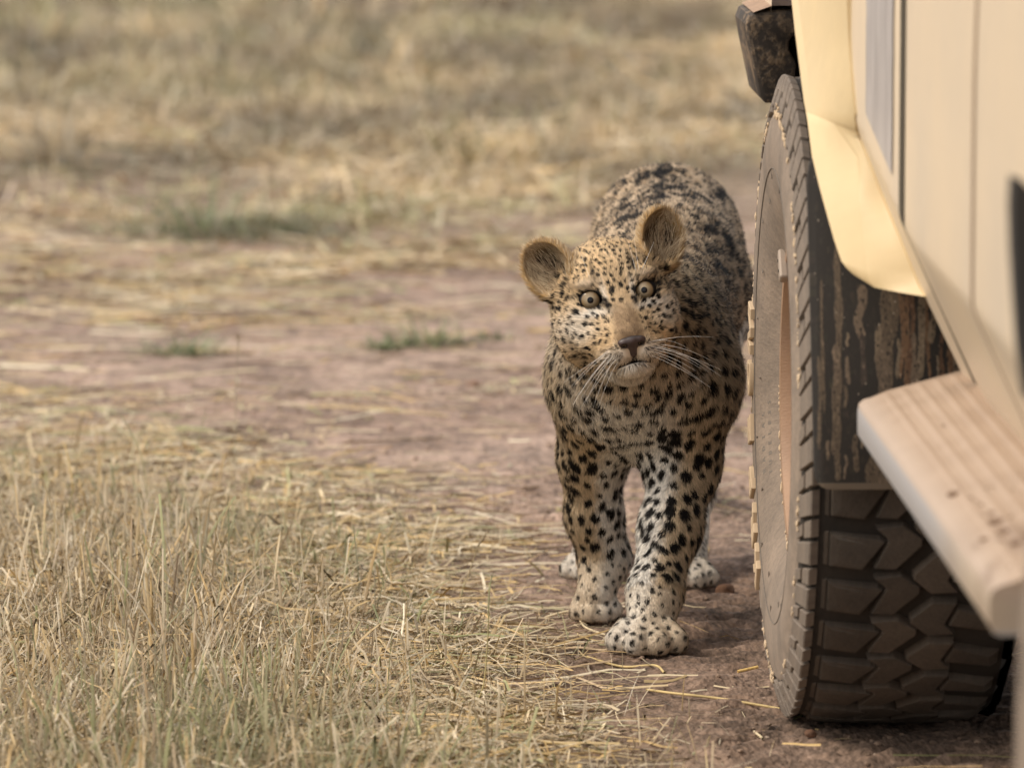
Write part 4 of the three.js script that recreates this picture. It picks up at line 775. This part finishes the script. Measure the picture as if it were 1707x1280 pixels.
function coat(x, y, z, n, pl) {
  const { reg, h, hw, inw, e, el } = pl;
  let c = mix3(TAN, PALE, 0.35), sp = spotAt(x, y, z);
  const mott = noise(x * 60, y * 60, z * 60);
  if (reg === 'torso') { c = mix3(mix3([0.49, 0.345, 0.21], PALE, 0.35), WHITE, smooth(0.42, 0.30, y) * 0.8); }
  if (reg === 'neck') c = mix3(mix3(TAN, PALE, 0.5), WHITE, 0.4 * smooth(0.46, 0.36, y));
  if (reg === 'chest') c = mix3(mix3(TAN, PALE, 0.62), WHITE, 0.95 * smooth(0.105, 0.03, Math.abs(x - 0.160)) * smooth(0.47, 0.36, y));
  if (reg === 'leg' || reg === 'paw') { c = mix3(mix3(TAN, PALE, 0.55), WHITE, smooth(-0.15, 0.45, inw)); if (reg === 'paw') c = mix3(c, mix3(PALE, WHITE, 0.25), 0.45 + 0.2 * mott); if (z < -8.1) c = mix3(c, WHITE, 0.7); }
  if (reg === 'head') {
    c = mix3(TAN, GOLD, 0.35); c = mix3(c, PALE, 0.30 + 0.25 * (mott - 0.5));
    c = mix3(c, WHITE, 0.3 * G(h, 0.040, 0.0205, 0.016, 0.0055));                            // pale brows
    c = mix3(c, WHITE, 0.9 * G(h, 0.039, -0.0195, 0.020, 0.0055));                           // under the eyes
    c = mix3(c, WHITE, 0.6 * G(h, 0.019, 0.006, 0.004, 0.013));                              // inner corners, up the forehead
    c = mix3(c, WHITE, 0.6 * G(h, 0.064, -0.036, 0.024, 0.022));                            // cheeks
    c = mix3(c, WHITE, 0.85 * G(h, 0.024, -0.081, 0.022, 0.012)); c = mix3(c, GOLD, 0.4 * G(h, 0.036, -0.062, 0.014, 0.012));
    if (h[1] < -0.088) c = mix3(c, [0.76, 0.70, 0.61], 0.9 * smooth(-0.089, -0.095, h[1]) * smooth(0.06, 0.03, Math.abs(h[0])));
    const br = smooth(0.0265, 0.0095, Math.abs(h[0]) + 0.08 * (h[1] + 0.03)) * smooth(0.010, -0.030, h[1]) * smooth(-0.072, -0.06, h[1]) * smooth(0.0, 0.02, h[2] + 0.03);
    c = mix3(c, mix3([0.17, 0.11, 0.064], [0.26, 0.175, 0.105], mott), br * 0.92 * (0.75 + 0.5 * noise(x * 300, y * 300, z * 300))); sp *= 1 - smooth(0.3, 0.85, br);
    // black rims, the line from the inner corner, and one sweeping back from the outer corner
    const X = Math.abs(h[0]), uv = eyeUV(X, h[1]), rr = Math.hypot(uv[0] / 0.0160, uv[1] / (uv[1] > 0 ? 0.0150 : 0.0136));
    let ink = h[2] > -0.05 ? 1 - smooth(0.97, 1.07, rr) : 0;
    ink = Math.max(ink, h[2] > 0.035 ? 1.2 * G(h, 0.0120, -0.0690, 0.0042, 0.0034) : 0, G(h, 0.0200, -0.0105, 0.0042, 0.0072) * 1.4, 1.0 * G(h, 0.0585, 0.0045, 0.0075, 0.0030), 0.55 * G(h, 0.045, 0.0185, 0.012, 0.0022), 0.9 * G(h, 0.0265, 0.036, 0.0035, 0.011));
    // whisker rows
    if (h[2] > 0.0 && X > 0.014 && X < 0.046 && h[1] < -0.062) for (let q = 0; q < 4; q++) { const yy = -0.0680 - q * 0.0062 + 0.12 * (X - 0.02) - 0.002, t = (X - 0.015 - 0.002 * q) / 0.0058, f = Math.abs(t - Math.round(t)); if (t > -0.3 && t < 4.4) ink = Math.max(ink, (1 - smooth(0.0011, 0.0019, Math.hypot((h[1] - yy), f * 0.0035))) * 0.9); }
    if (h[2] > 0.01 && h[1] < -0.080 && h[1] > -0.106) ink = Math.max(ink, 1 - smooth(0.0020 + 0.0012 * smooth(0.014, 0.004, X), 0.0036 + 0.0014 * smooth(0.014, 0.004, X), Math.abs(h[1] - mouthY(X)) + 0.16 * Math.max(0, X - 0.026)));
    if (h[2] > 0.03 && h[1] < -0.070 && h[1] > -0.0905) ink = Math.max(ink, 1 - smooth(0.0016, 0.0030, X));
    sp *= 1 - 0.95 * smooth(-0.088, -0.094, h[1]) * smooth(0.034, 0.024, X) * smooth(-0.02, 0.0, h[2]);
    sp = Math.max(sp * (1 - G(h, 0.040, 0.0225, 0.014, 0.005)), clamp(ink));
  } else if (hw > 0.1 && reg !== 'ear') c = mix3(c, mix3(TAN, PALE, 0.3), hw);
  if (reg === 'ear') {
    const q = Math.hypot(el[0] / e.w, el[1] / e.h), front = n.dot(V3(HX.x, HX.y, HX.z).multiplyScalar(e.n.x).addScaledVector(HY, e.n.y).addScaledVector(HZ, e.n.z));
    if (front > 0.05) { c = mix3([0.045, 0.029, 0.019], [0.48, 0.30, 0.125], smooth(0.5, 1.0, q)); c = mix3(c, [0.055, 0.036, 0.026], 0.75 * Math.exp(-((el[0] / e.w - (e === EARS[0] ? 0.10 : 0.2)) ** 2) * 5 - ((el[1] / e.h + 0.28) ** 2) * 4)); sp = 0; }
    else { c = mix3([0.50, 0.31, 0.13], [0.03, 0.022, 0.018], smooth(0.9, 0.5, q)); sp *= 0.3; }
    sp = 0;
  }
  if (reg === 'torso') { const st = smooth(0.2, 0.75, n.y); const spine = Math.exp(-(((x - piece([[-8.7, 0.238], [-7.9, 0.19]], z)) / 0.012) ** 2)); c = mix3(c, [0.34, 0.225, 0.12], 0.6 * insideRing); sp = clamp(sp * 0.97 + smooth(0.62, 0.73, noise(x * 110, y * 70, z * 60)) * 0.6 + spine * st * smooth(0.3, 0.5, noise(x * 60, y, z * 30)) * 0.8); c = mix3(c, [0.44, 0.33, 0.23], 0.15 * st); }
  const k = 0.86 + 0.28 * noise(x * 150, y * 150, z * 150);
  return mix3([c[0] * k, c[1] * k, c[2] * k], INK, sp);
}

// ---- skin mesh
const LO = [-0.06, -0.004, -9.32], HI = [0.44, 0.74, -7.52], HR = 0.155;
const headBox = (x, y, z) => Math.hypot(x - HO.x, y - HO.y, z - HO.z + 0.045) < HR;
const bodyS = nets(skinD, LO, HI, 0.0055, (x, y, z) => Math.hypot(x - HO.x, y - HO.y, z - HO.z + 0.045) < HR - 0.006);
const headS = nets(skinD, [HO.x - 0.17, HO.y - 0.17, HO.z - 0.22], [HO.x + 0.17, HO.y + 0.17, HO.z + 0.13], 0.0023, (x, y, z) => !headBox(x, y, z));
const nB = bodyS.P.length / 3, SP = Float32Array.from([...bodyS.P, ...headS.P]), SN = Float32Array.from([...bodyS.N, ...headS.N]), SI = Uint32Array.from([...bodyS.I, ...headS.I.map((i) => i + nB)]);
const nV = SP.length / 3, PL = new Array(nV);
for (let i = 0; i < nV; i++) PL[i] = place(SP[i * 3], SP[i * 3 + 1], SP[i * 3 + 2]);
{
  const r = rng(41), order = Array.from({ length: nV }, (_, i) => i);
  for (let i = nV - 1; i > 0; i--) { const j = Math.floor(r() * (i + 1)); [order[i], order[j]] = [order[j], order[i]]; }
  for (const i of order) {
    const p = PL[i]; if (p.reg === 'ear') continue;
    const c = [SP[i * 3], SP[i * 3 + 1], SP[i * 3 + 2]];
    let [gap, rad] = SPOT[p.reg];
    if (p.reg === 'head') { const h = p.h; if (h[2] > 0.0 && Math.abs(h[0]) < 0.05 && h[1] < -0.058) continue; if (h[1] > 0.012 && Math.abs(h[0]) < 0.05) { gap = 0.0074; rad = 0.0025; } if (h[1] < -0.02 && Math.abs(h[0]) > 0.05) { gap = 0.0112; rad = 0.0039; } if (h[1] < -0.02 && Math.abs(h[0]) < 0.05) { gap = 0.0080; rad = 0.0026; } if (Math.abs(h[0]) > 0.06 && h[1] > 0) { gap = 0.0112; rad = 0.004; } }
    else if (p.hw > 0.15) { gap = lerp(gap, 0.013, p.hw); rad = lerp(rad, 0.0048, p.hw); }
    if (p.reg === 'leg') { const hy = c[1]; gap *= lerp(0.86, 1.08, smooth(0.1, 0.3, hy)); rad *= lerp(0.84, 1.1, smooth(0.1, 0.3, hy)); }
    gap *= 0.9 + 0.25 * r();
    let ok = true;
    nearSpots(...c, (s) => { if ((s.c[0] - c[0]) ** 2 + (s.c[1] - c[1]) ** 2 + (s.c[2] - c[2]) ** 2 < Math.min(gap, (gap + s.r * 2.6) / 2 + 0.001) ** 2) ok = false; });
    if (!ok) continue;
    const f = p.f, n = [SN[i * 3], SN[i * 3 + 1], SN[i * 3 + 2]], dt = f[0] * n[0] + f[1] * n[1] + f[2] * n[2];
    let ax = V3(f[0] - n[0] * dt, f[1] - n[1] * dt, f[2] - n[2] * dt).normalize().applyAxisAngle(V3(...n), (r() - 0.5) * 1.6 + (p.reg === 'chest' && r() < 0.6 ? 1.5 : 0));
    addSpot(c, rad * (0.72 + 0.55 * r()), [ax.x, ax.y, ax.z], 1.05 + 0.75 * r() * r() + (p.reg === 'chest' ? 0.25 : 0), p.reg === 'torso' && r() < 0.85);
  }
}
const SCol = new Float32Array(nV * 3);
for (let i = 0; i < nV; i++) { const c = coat(SP[i * 3], SP[i * 3 + 1], SP[i * 3 + 2], V3(SN[i * 3], SN[i * 3 + 1], SN[i * 3 + 2]), PL[i]); SCol[i * 3] = c[0]; SCol[i * 3 + 1] = c[1]; SCol[i * 3 + 2] = c[2]; }
add('body', geo(SP, SI, { N: SN, C: SCol }), new THREE.MeshPhysicalMaterial({ vertexColors: true, roughness: 0.85, specularIntensity: 0.2, side: THREE.DoubleSide }), leopard);

// ---- fur: short flat tapering hairs rooted all over the skin, thicker where the camera side shows them
{
  const r = rng(51), cam = V3(0, EYE, 0), CAP = 680000, P = new Float32Array(CAP * 15), N = new Float32Array(CAP * 15), C = new Float32Array(CAP * 15), I = new Uint32Array(CAP * 9);
  let m = 0;
  const LEN = { torso: 0.0155, chest: 0.0165, neck: 0.016, leg: 0.0105, paw: 0.0054, head: 0.0072, ear: 0.006 };
  const A = V3(), Bv = V3(), Cv = V3(), n = V3(), q = V3(), f = V3(), w = V3(), view = V3();
  const put = (v, nn, c) => { P[vi] = v.x; P[vi + 1] = v.y; P[vi + 2] = v.z; N[vi] = nn.x; N[vi + 1] = nn.y; N[vi + 2] = nn.z; C[vi] = c[0]; C[vi + 1] = c[1]; C[vi + 2] = c[2]; vi += 3; };
  let vi = 0, ii = 0, vc = 0;
  for (let t = 0; t < SI.length; t += 3) {
    const ia = SI[t], ib = SI[t + 1], ic = SI[t + 2];
    A.fromArray(SP, ia * 3); Bv.fromArray(SP, ib * 3); Cv.fromArray(SP, ic * 3);
    const area = Bv.clone().sub(A).cross(Cv.clone().sub(A)).length() / 2;
    n.fromArray(SN, ia * 3); view.copy(cam).sub(A).normalize();
    const face = n.dot(view), head = PL[ia].hw > 0.4;
    let dens = (head ? 1150000 : 520000) * (face > -0.25 ? 1 : 0.22);
    let num = area * dens; num = Math.floor(num) + (r() < num % 1 ? 1 : 0);
    for (let k = 0; k < num && m < CAP; k++) {
      let u = r(), v = r(); if (u + v > 1) { u = 1 - u; v = 1 - v; }
      q.copy(A).multiplyScalar(1 - u - v).addScaledVector(Bv, u).addScaledVector(Cv, v);
      n.fromArray(SN, ia * 3).multiplyScalar(1 - u - v).addScaledVector(V3().fromArray(SN, ib * 3), u).addScaledVector(V3().fromArray(SN, ic * 3), v).normalize();
      const pl = PL[r() < 1 - u - v ? ia : r() < 0.5 ? ib : ic], h = toHead(q.x, q.y, q.z);
      let L = LEN[pl.reg] * (0.7 + 0.6 * r()), lift = r() < 0.05 ? 0.9 : 0.28 + 0.42 * r() * r(), wid = pl.reg === 'head' || pl.reg === 'ear' ? 0.0007 : pl.reg === 'paw' ? 0.0008 : 0.00098;
      f.fromArray(pl.f);
      if (pl.reg === 'head') {
        const X = Math.abs(h[0]);
        if (h[2] > -0.04 && Math.hypot(eyeUV(X, h[1])[0] / 0.0152, eyeUV(X, h[1])[1] / 0.0130) < 1) continue;
        if (h[2] > 0.02 && X < 0.018 && h[1] > -0.082 && h[1] < -0.056 && ell(X, h[1], 0, 0, -0.066, 0, 0.0175, 0.0105, 1) < 0.01 && X < 0.0195 - 0.6 * Math.max(0, -0.068 - h[1])) continue;
        if (h[2] > 0.012 && h[1] < -0.080 && Math.abs(h[1] - mouthY(X)) < 0.0035 && X < 0.034) continue;
        if (X < 0.024 && h[1] < 0.0 && h[1] > -0.06 && h[2] > -0.01) { L *= 0.62; lift *= 0.8; }
        else if (X > 0.055) L *= 1.7; else if (h[1] < -0.09) { L *= 1.7; lift += 0.15; };
        if (h[2] < -0.06) L *= 1.5;
        lift *= 0.75;
      }
      if (pl.reg === 'ear') {
        const e = pl.e, el = earLocal(e, h[0], h[1], h[2]), qq = Math.hypot(el[0] / e.w, el[1] / e.h);
        if (qq > 0.85) { L *= 1.8 * (0.6 + 0.8 * r()); wid *= 0.75; } else if (r() < 0.12 + 0.6 * smooth(0.48, 0.6, noise(h[0] * 120, h[1] * 120, 4))) { L *= 3.0; wid *= 0.8; } lift = 0.15 + 0.4 * r();
      }
      if (pl.reg === 'chest' || pl.reg === 'neck') lift += 0.1;
      const jx = noise(q.x * 75, q.y * 75, q.z * 75) - 0.5, jy = noise(q.x * 75 + 31, q.y * 75, q.z * 75) - 0.5, jz = noise(q.x * 75, q.y * 75 + 17, q.z * 75) - 0.5;
      f.x += jx * 0.8 + (r() - 0.5) * 0.45; f.y += jy * 0.8 + (r() - 0.5) * 0.45; f.z += jz * 0.8 + (r() - 0.5) * 0.45;
      f.addScaledVector(n, -f.dot(n)); if (f.lengthSq() < 1e-6) f.set(0, -1, 0); f.normalize();
      let c = coat(q.x, q.y, q.z, n, pl); const kk = (0.62 + 0.62 * r()) * (0.82 + 0.36 * noise(q.x * 260, q.y * 260, q.z * 260)); c = [c[0] * kk, c[1] * kk, c[2] * kk];
      if (pl.reg === 'ear' && L > 0.012 ) c = mix3([0.22, 0.135, 0.07], [0.66, 0.52, 0.34], r());
      w.copy(n).cross(f).normalize().applyAxisAngle(f, (r() - 0.5) * 0.9).multiplyScalar(wid * (0.7 + 0.6 * r()) * 0.5);
      const nn = n.clone().addScaledVector(f, 0.25).addScaledVector(w, 900 * (r() - 0.5)).normalize();
      const d1 = f.clone().multiplyScalar(Math.cos(lift)).addScaledVector(n, Math.sin(lift)), root = q.clone().addScaledVector(n, -0.0006), mid = root.clone().addScaledVector(d1, L * 0.55), tip = mid.clone().addScaledVector(f, L * 0.42).addScaledVector(n, L * 0.06);
      const ct = [c[0] * 1.15, c[1] * 1.15, c[2] * 1.15];
      put(root.clone().sub(w), nn, c); put(root.clone().add(w), nn, c); put(mid.clone().addScaledVector(w, -0.8), nn, c); put(mid.clone().addScaledVector(w, 0.8), nn, c); put(tip, nn, ct);
      I[ii++] = vc; I[ii++] = vc + 2; I[ii++] = vc + 1; I[ii++] = vc + 1; I[ii++] = vc + 2; I[ii++] = vc + 3; I[ii++] = vc + 2; I[ii++] = vc + 4; I[ii++] = vc + 3; vc += 5; m++;
    }
  }
  console.log('hairs', m, 'skin vertices', nV, 'spots', spots.length);
  kind(add('fur', geo(P.slice(0, vi), I.slice(0, ii), { N: N.slice(0, vi), C: C.slice(0, vi) }), new THREE.MeshPhysicalMaterial({ vertexColors: true, roughness: 0.65, specularIntensity: 0.25, side: THREE.DoubleSide }), leopard), 'stuff');
}

// ---- eyes: ball with a dark rim, iris and pupil as caps standing slightly proud, looking at the lens
{
  const ballM = new THREE.MeshPhysicalMaterial({ color: lin(0.012, 0.009, 0.008), roughness: 0.5, specularIntensity: 0.4 });
  const pupilM = new THREE.MeshPhysicalMaterial({ color: lin(0.006, 0.006, 0.009), roughness: 0.2, specularIntensity: 0.4, clearcoat: 0.25, clearcoatRoughness: 0.03 });
  const irisM = new THREE.MeshPhysicalMaterial({ vertexColors: true, roughness: 0.35, specularIntensity: 0.3, clearcoat: 0.6, clearcoatRoughness: 0.03 });
  for (const s of [-1, 1]) {
    const c = fromHead(s * EYX, 0, EZ), eye = group('eye', leopard); eye.position.copy(c);
    const look = V3(0.06, EYE + 0.05, 0).sub(c).normalize(); eye.quaternion.setFromUnitVectors(V3(0, 0, 1), look);
    add('eyeball', new THREE.SphereGeometry(ER, 40, 28), ballM, eye);
    const capG = (R, a, n = 48) => { const g = new THREE.SphereGeometry(R, n, 20, 0, Math.PI * 2, 0, a); g.rotateX(Math.PI / 2); return g; };
    const ig = capG(ER + 0.0003, 0.80), p = ig.attributes.position, C = [];
    for (let i = 0; i < p.count; i++) { const x = p.getX(i), y = p.getY(i), rr = Math.hypot(x, y) / (ER * Math.sin(0.80)), a = Math.atan2(y, x), st = noise(Math.cos(a) * 14 + 20, Math.sin(a) * 14 + 20, rr * 2); let k = mix3([0.37, 0.295, 0.195], [0.235, 0.155, 0.075], smooth(0.4, 0.95, rr)); k = mix3(k, [0.20, 0.13, 0.06], st * 0.45 * smooth(0.3, 0.6, rr)); k = mix3(k, [0.03, 0.022, 0.016], smooth(0.86, 0.99, rr)); C.push(...k); }
    ig.setAttribute('color', new THREE.BufferAttribute(new Float32Array(C), 3));
    add('iris', ig, irisM, eye);
    add('pupil', capG(ER + 0.0006, 0.235), pupilM, eye);
  }
}
// ---- nose leather with its two nostrils
{
  const zN = surfZ(0, -0.062);
  const F = (x, y, z) => { const X = Math.abs(x); let d = ell(x, y, z, 0, -0.0625, zN - 0.003, 0.0195, 0.0066, 0.0085); d = smin(d, ell(X, y, z, 0.0105, -0.0655, zN - 0.003, 0.0075, 0.0062, 0.0075), 0.004); d = smin(d, capL(x, y, z, [0, -0.065, zN - 0.002], [0, -0.081, zN - 0.008], 0.0072, 0.0045), 0.005); d = smax(d, -ell(X, y, z, 0.0115, -0.0682, zN + 0.003, 0.0042, 0.0026, 0.006), 0.002); d = smax(d, -capL(x, y, z, [0, -0.068, zN + 0.0058], [0, -0.085, zN + 0.001], 0.0010, 0.0010), 0.0015); return d; };
  const s = nets(F, [-0.022, -0.092, zN - 0.018], [0.022, -0.052, zN + 0.010], 0.0009), C = [];
  for (let i = 0; i < s.P.length; i += 3) { const X = Math.abs(s.P[i]), y = s.P[i + 1]; let c = mix3([0.040, 0.024, 0.021], [0.060, 0.034, 0.029], noise(s.P[i] * 700, y * 700, 2)); c = mix3(c, [0.02, 0.014, 0.013], Math.exp(-(((X - 0.012) / 0.004) ** 2) - (((y + 0.068) / 0.003) ** 2))); c = mix3(c, [0.03, 0.02, 0.018], smooth(-0.061, -0.0575, y)); C.push(...c); }
  const M = new THREE.Matrix4().makeBasis(HX, HY, HZ).setPosition(HO), g = geo(s.P, s.I, { N: s.N, C }); g.applyMatrix4(M);
  add('nose', g, mat({ vertexColors: true, roughness: 0.42, bumpMap: null }), leopard);
}
// ---- whiskers and brow hairs
{
  const r = rng(61), M = mat({ color: lin(0.86, 0.83, 0.78), roughness: 0.4 });
  const hair = (p0, dir, len, sag, rad) => { const pts = []; for (let i = 0; i <= 6; i++) { const t = i / 6, p = p0.clone().addScaledVector(dir, len * t); p.y -= sag * t * t; pts.push(p); } const g = new THREE.TubeGeometry(new THREE.CatmullRomCurve3(pts), 10, rad, 4), q = g.attributes.position, cc = V3(); for (let i = 0; i < q.count; i++) { const k = Math.floor(i / 5), ctr = new THREE.CatmullRomCurve3(pts).getPointAt(k / 10); cc.fromBufferAttribute(q, i).sub(ctr).multiplyScalar(1 - 0.75 * k / 10).add(ctr); q.setXYZ(i, cc.x, cc.y, cc.z); } return g; };
  for (const s of [-1, 1]) for (let row = 0; row < 4; row++) for (let k = 0; k < (row === 0 || row === 3 ? 2 : 3); k++) {
    const x = s * (0.0225 + k * 0.0075), y = -0.0690 - row * 0.0060, z = surfZ(x, y) - 0.0005, p = fromHead(x, y, z);
    const loc = V3(s * (0.85 + 0.3 * r()), -0.16 - 0.30 * row * 0.55 + 0.18 * (r() - 0.5) + (row === 0 ? 0.10 : 0) - (s < 0 ? 0.30 : -0.04), 0.10 - 0.25 * r()).normalize();
    const dir = HX.clone().multiplyScalar(loc.x).addScaledVector(HY, loc.y).addScaledVector(HZ, loc.z);
    add('whisker', hair(p, dir, 0.045 + 0.05 * r(), 0.008 + 0.02 * r(), 0.00027), M, leopard);
  }
  for (const [x, y, lx, ly] of [[0.030, 0.028, -0.10, 1], [0.034, 0.029, 0.02, 1], [0.038, 0.028, 0.55, 0.8], [-0.034, 0.029, -0.2, 1]]) { const p = fromHead(x, y, surfZ(x, y)), d = HX.clone().multiplyScalar(lx).addScaledVector(HY, ly).addScaledVector(HZ, 0.12).normalize(); add('whisker', hair(p, d, 0.040, -0.002, 0.00034), M, leopard); }
}
// ---------------------------------------------------------------- small things on the track
function stone(name, px, py, size, squash, color, label, seed) {
  const g = mergeVertices(new THREE.IcosahedronGeometry(1, 4)), p = g.attributes.position;
  for (let i = 0; i < p.count; i++) { const v = V3().fromBufferAttribute(p, i), k = 1 + 0.45 * (noise(v.x * 1.3 + seed, v.y * 1.3, v.z * 1.3) - 0.5) + 0.10 * (noise(v.x * 6 + seed, v.y * 6, v.z * 6) - 0.5); v.multiplyScalar(size * k); p.setXYZ(i, v.x * 1.1, v.y * squash, v.z); }
  g.computeVertexNormals();
  const o = add(name, g, mat({ color: lin(...color), roughness: 0.85, map: rep(rubberTex, 0.6), bumpMap: dustBump, bumpScale: 0.002 })), q = onGround(px, py); o.position.set(q.x, gy(q.x, q.z) + size * squash * 0.55, q.z);
  tag(o, label, 'stone'); return o;
}
stone('stone', 1210, 986, 0.0125, 0.85, [0.62, 0.36, 0.22], 'small reddish stone on the dirt behind the right hind paw', 3);
stone('stone', 1352, 1236, 0.0075, 0.7, [0.85, 0.52, 0.36], 'tiny pinkish stone on the dirt just in front of the tyre tread', 5);
stone('stone', 790, 646, 0.011, 0.6, [1.1, 0.72, 0.52], 'blurred pale orange pebble on the far track left of the leopard', 8);

// green plants low on the track
function tuft(px, py, spread, n, h, label, seed, palette) {
  const r = rng(seed), b = new Blades(), o = onGround(px, py), q = V3(o.x, 0, o.z);
  for (let i = 0; i < n; i++) {
    const a = r() * 6.283, d = spread * Math.pow(r(), 0.8), x = q.x + Math.cos(a) * d, z = q.z + Math.sin(a) * d * 0.7, g = pick(r, palette), g2 = r() < 0.3 ? pick(r, STRAW) : pick(r, palette);
    b.blade(r, x, z, h * (0.4 + 0.8 * r()), 0.003 + 0.003 * r(), 0.6 + 1.3 * r(), r() < 0.7 ? a : r() * 6.28, g, g2, 4);
  }
  const m = b.mesh('leaves', grassMat, group('green_tuft')), root = m.parent;
  m.geometry.translate(-q.x, 0, -q.z); root.position.set(q.x, 0, q.z);
  tag(root, label, 'plant'); return root;
}
const LEAF = [[0.17, 0.23, 0.085], [0.22, 0.27, 0.12], [0.26, 0.29, 0.15], [0.14, 0.19, 0.08]];
tuft(655, 580, 0.055, 80, 0.05, 'small low green tuft on the bare track, nearest to the left of the leopard', 71, LEAF);
tuft(718, 572, 0.085, 150, 0.07, 'wide grey green tuft on the bare track beside the smaller green tuft', 72, [...LEAF, ...GREENISH]);
tuft(300, 588, 0.075, 130, 0.07, 'green tuft with thin leaves on the track at the left, above the dry grass', 73, LEAF);
tuft(335, 392, 0.24, 330, 0.14, 'blurred dark green tuft at the far edge of the track on the left', 74, LEAF);
tuft(830, 565, 0.05, 26, 0.04, 'sparse green sprig trailing right of the wide grey green tuft', 75, LEAF);

// single stems that stand out of the dry grass
function stalk(pts, w, c0, c1, label, seedHead, seed) {
  const P = pts.map(([x, y, d]) => at(x, y, d)), r = rng(seed); P[0].y = gy(P[0].x, P[0].z) - 0.004;
  const root = group('grass_stalk'); root.position.copy(P[0]);
  const curve = new THREE.CatmullRomCurve3(P.map((p) => p.clone().sub(P[0]))), n = 24, g = new THREE.TubeGeometry(curve, n, w, 5), q = g.attributes.position, C = [], v = V3();
  for (let i = 0; i < q.count; i++) { const t = Math.floor(i / 6) / n, ctr = curve.getPointAt(t); v.fromBufferAttribute(q, i).sub(ctr).multiplyScalar(1 - 0.55 * t).add(ctr); q.setXYZ(i, v.x, v.y, v.z); C.push(...mix3(c0, c1, clamp(t + 0.2 * (noise(t * 9, seed, 2) - 0.5)))); }
  g.setAttribute('color', new THREE.BufferAttribute(new Float32Array(C), 3));
  add('stem', g, strawMat, root);
  if (seedHead) {                                           // slim spikes of seed at the top
    const top = curve.getPointAt(1), dir = curve.getTangentAt(1), s = [];
    for (let i = 0; i < 26; i++) { const e = new THREE.OctahedronGeometry(1, 0); e.scale(0.0009, 0.0032, 0.0009); e.rotateZ((r() - 0.5) * 1.0); e.rotateX((r() - 0.5) * 1.0); const p = top.clone().addScaledVector(dir, -0.03 * r()); e.translate(p.x + 0.002 * (r() - 0.5), p.y, p.z + 0.002 * (r() - 0.5)); s.push(e); }
    add('seed_head', mergeGeometries(s), mat({ color: lin(0.33, 0.26, 0.17), roughness: 0.8 }), root);
  }
  tag(root, label, 'grass stalk'); return root;
}
const YEL = [0.60, 0.45, 0.20], PAL = [0.66, 0.54, 0.34], GRN = [0.32, 0.35, 0.19];
stalk([[762, 1010, 8.15], [780, 960, 8.13], [800, 905, 8.1], [816, 882, 8.1]], 0.0012, PAL, [0.40, 0.33, 0.20], 'thin upright stalk with a seed head, left of the left fore paw', true, 81);
stalk([[768, 1220, 7.28], [800, 1160, 7.28], [812, 1080, 7.28], [816, 985, 7.26], [820, 960, 7.26]], 0.0013, YEL, GRN, 'tall slim green yellow stalk rising from straw at the lower middle', false, 82);
stalk([[425, 880, 8.9], [432, 835, 8.9], [445, 790, 8.9], [452, 770, 8.9]], 0.0013, PAL, PAL, 'pale straight stalk at the top edge of the dry grass', false, 83);
stalk([[390, 690, 9.2], [393, 640, 9.2], [396, 590, 9.2], [396, 555, 9.2]], 0.0010, [0.42, 0.36, 0.25], [0.36, 0.31, 0.24], 'very thin dark stalk with a seed head standing against the bare track', true, 84);
stalk([[250, 800, 8.8], [235, 760, 8.8], [212, 710, 8.8], [200, 690, 8.8]], 0.0014, PAL, GRN, 'leaning green tipped stalk at the top left of the dry grass', false, 85);
stalk([[100, 742, 8.9], [105, 738, 8.88], [118, 790, 8.85], [122, 850, 8.85]].reverse(), 0.0015, YEL, [0.62, 0.42, 0.16], 'yellow bent stalk folded over at the far left of the dry grass', false, 86);
// straws lying on the soil, each on its own
function lying(pts, w, c, label, seed) {
  const P = pts.map(([x, y, up = 0]) => { const p = onGround(x, y); p.y = gy(p.x, p.z) + w + 0.001 + up; return p; }), root = group('straw_stem'); root.position.copy(P[0]);
  const curve = new THREE.CatmullRomCurve3(P.map((p) => p.clone().sub(P[0])), false, 'centripetal'), g = new THREE.TubeGeometry(curve, 30, w, 6), C = [], q = g.attributes.position;
  for (let i = 0; i < q.count; i++) { const t = Math.floor(i / 7) / 30, k = 0.8 + 0.4 * noise(t * 14, seed, 5); C.push(c[0] * k, c[1] * k, c[2] * k); }
  g.setAttribute('color', new THREE.BufferAttribute(new Float32Array(C), 3));
  add('stem', g, strawMat, root); tag(root, label, 'straw'); return root;
}
lying([[908, 1026], [950, 1030, 0.004], [975, 1046, 0.003], [1010, 1064]], 0.0016, PAL, 'pale bent straw lying between the two fore paws', 91);
lying([[978, 1105], [1040, 1110, 0.002], [1090, 1114], [1108, 1126]], 0.0018, YEL, 'yellow straw with a curled end just below the front paw', 92);
lying([[1078, 1150], [1120, 1160, 0.002], [1200, 1166, 0.003], [1300, 1174]], 0.0018, YEL, 'long yellow straw running from the dirt to the foot of the tyre', 93);
lying([[1230, 1123], [1264, 1121]], 0.0022, [0.68, 0.46, 0.16], 'short thick orange straw beside the tyre wall', 94);
lying([[1258, 1225], [1272, 1240]], 0.0018, PAL, 'short pale straw fragment on the dirt below the tyre wall', 95);
lying([[1338, 1210], [1366, 1219]], 0.0016, [0.66, 0.47, 0.20], 'short tan straw fragment under the front edge of the tread', 96);
lying([[1325, 1203], [1345, 1192, 0.006], [1360, 1187, 0.012]], 0.0018, [0.40, 0.40, 0.20], 'green straw sprig leaning on the foot of the tread', 97);
lying([[880, 1245], [940, 1256, 0.003], [1010, 1262]], 0.0018, YEL, 'golden straw lying on dirt at the bottom middle of the picture', 98);

renderer.render(scene, camera);
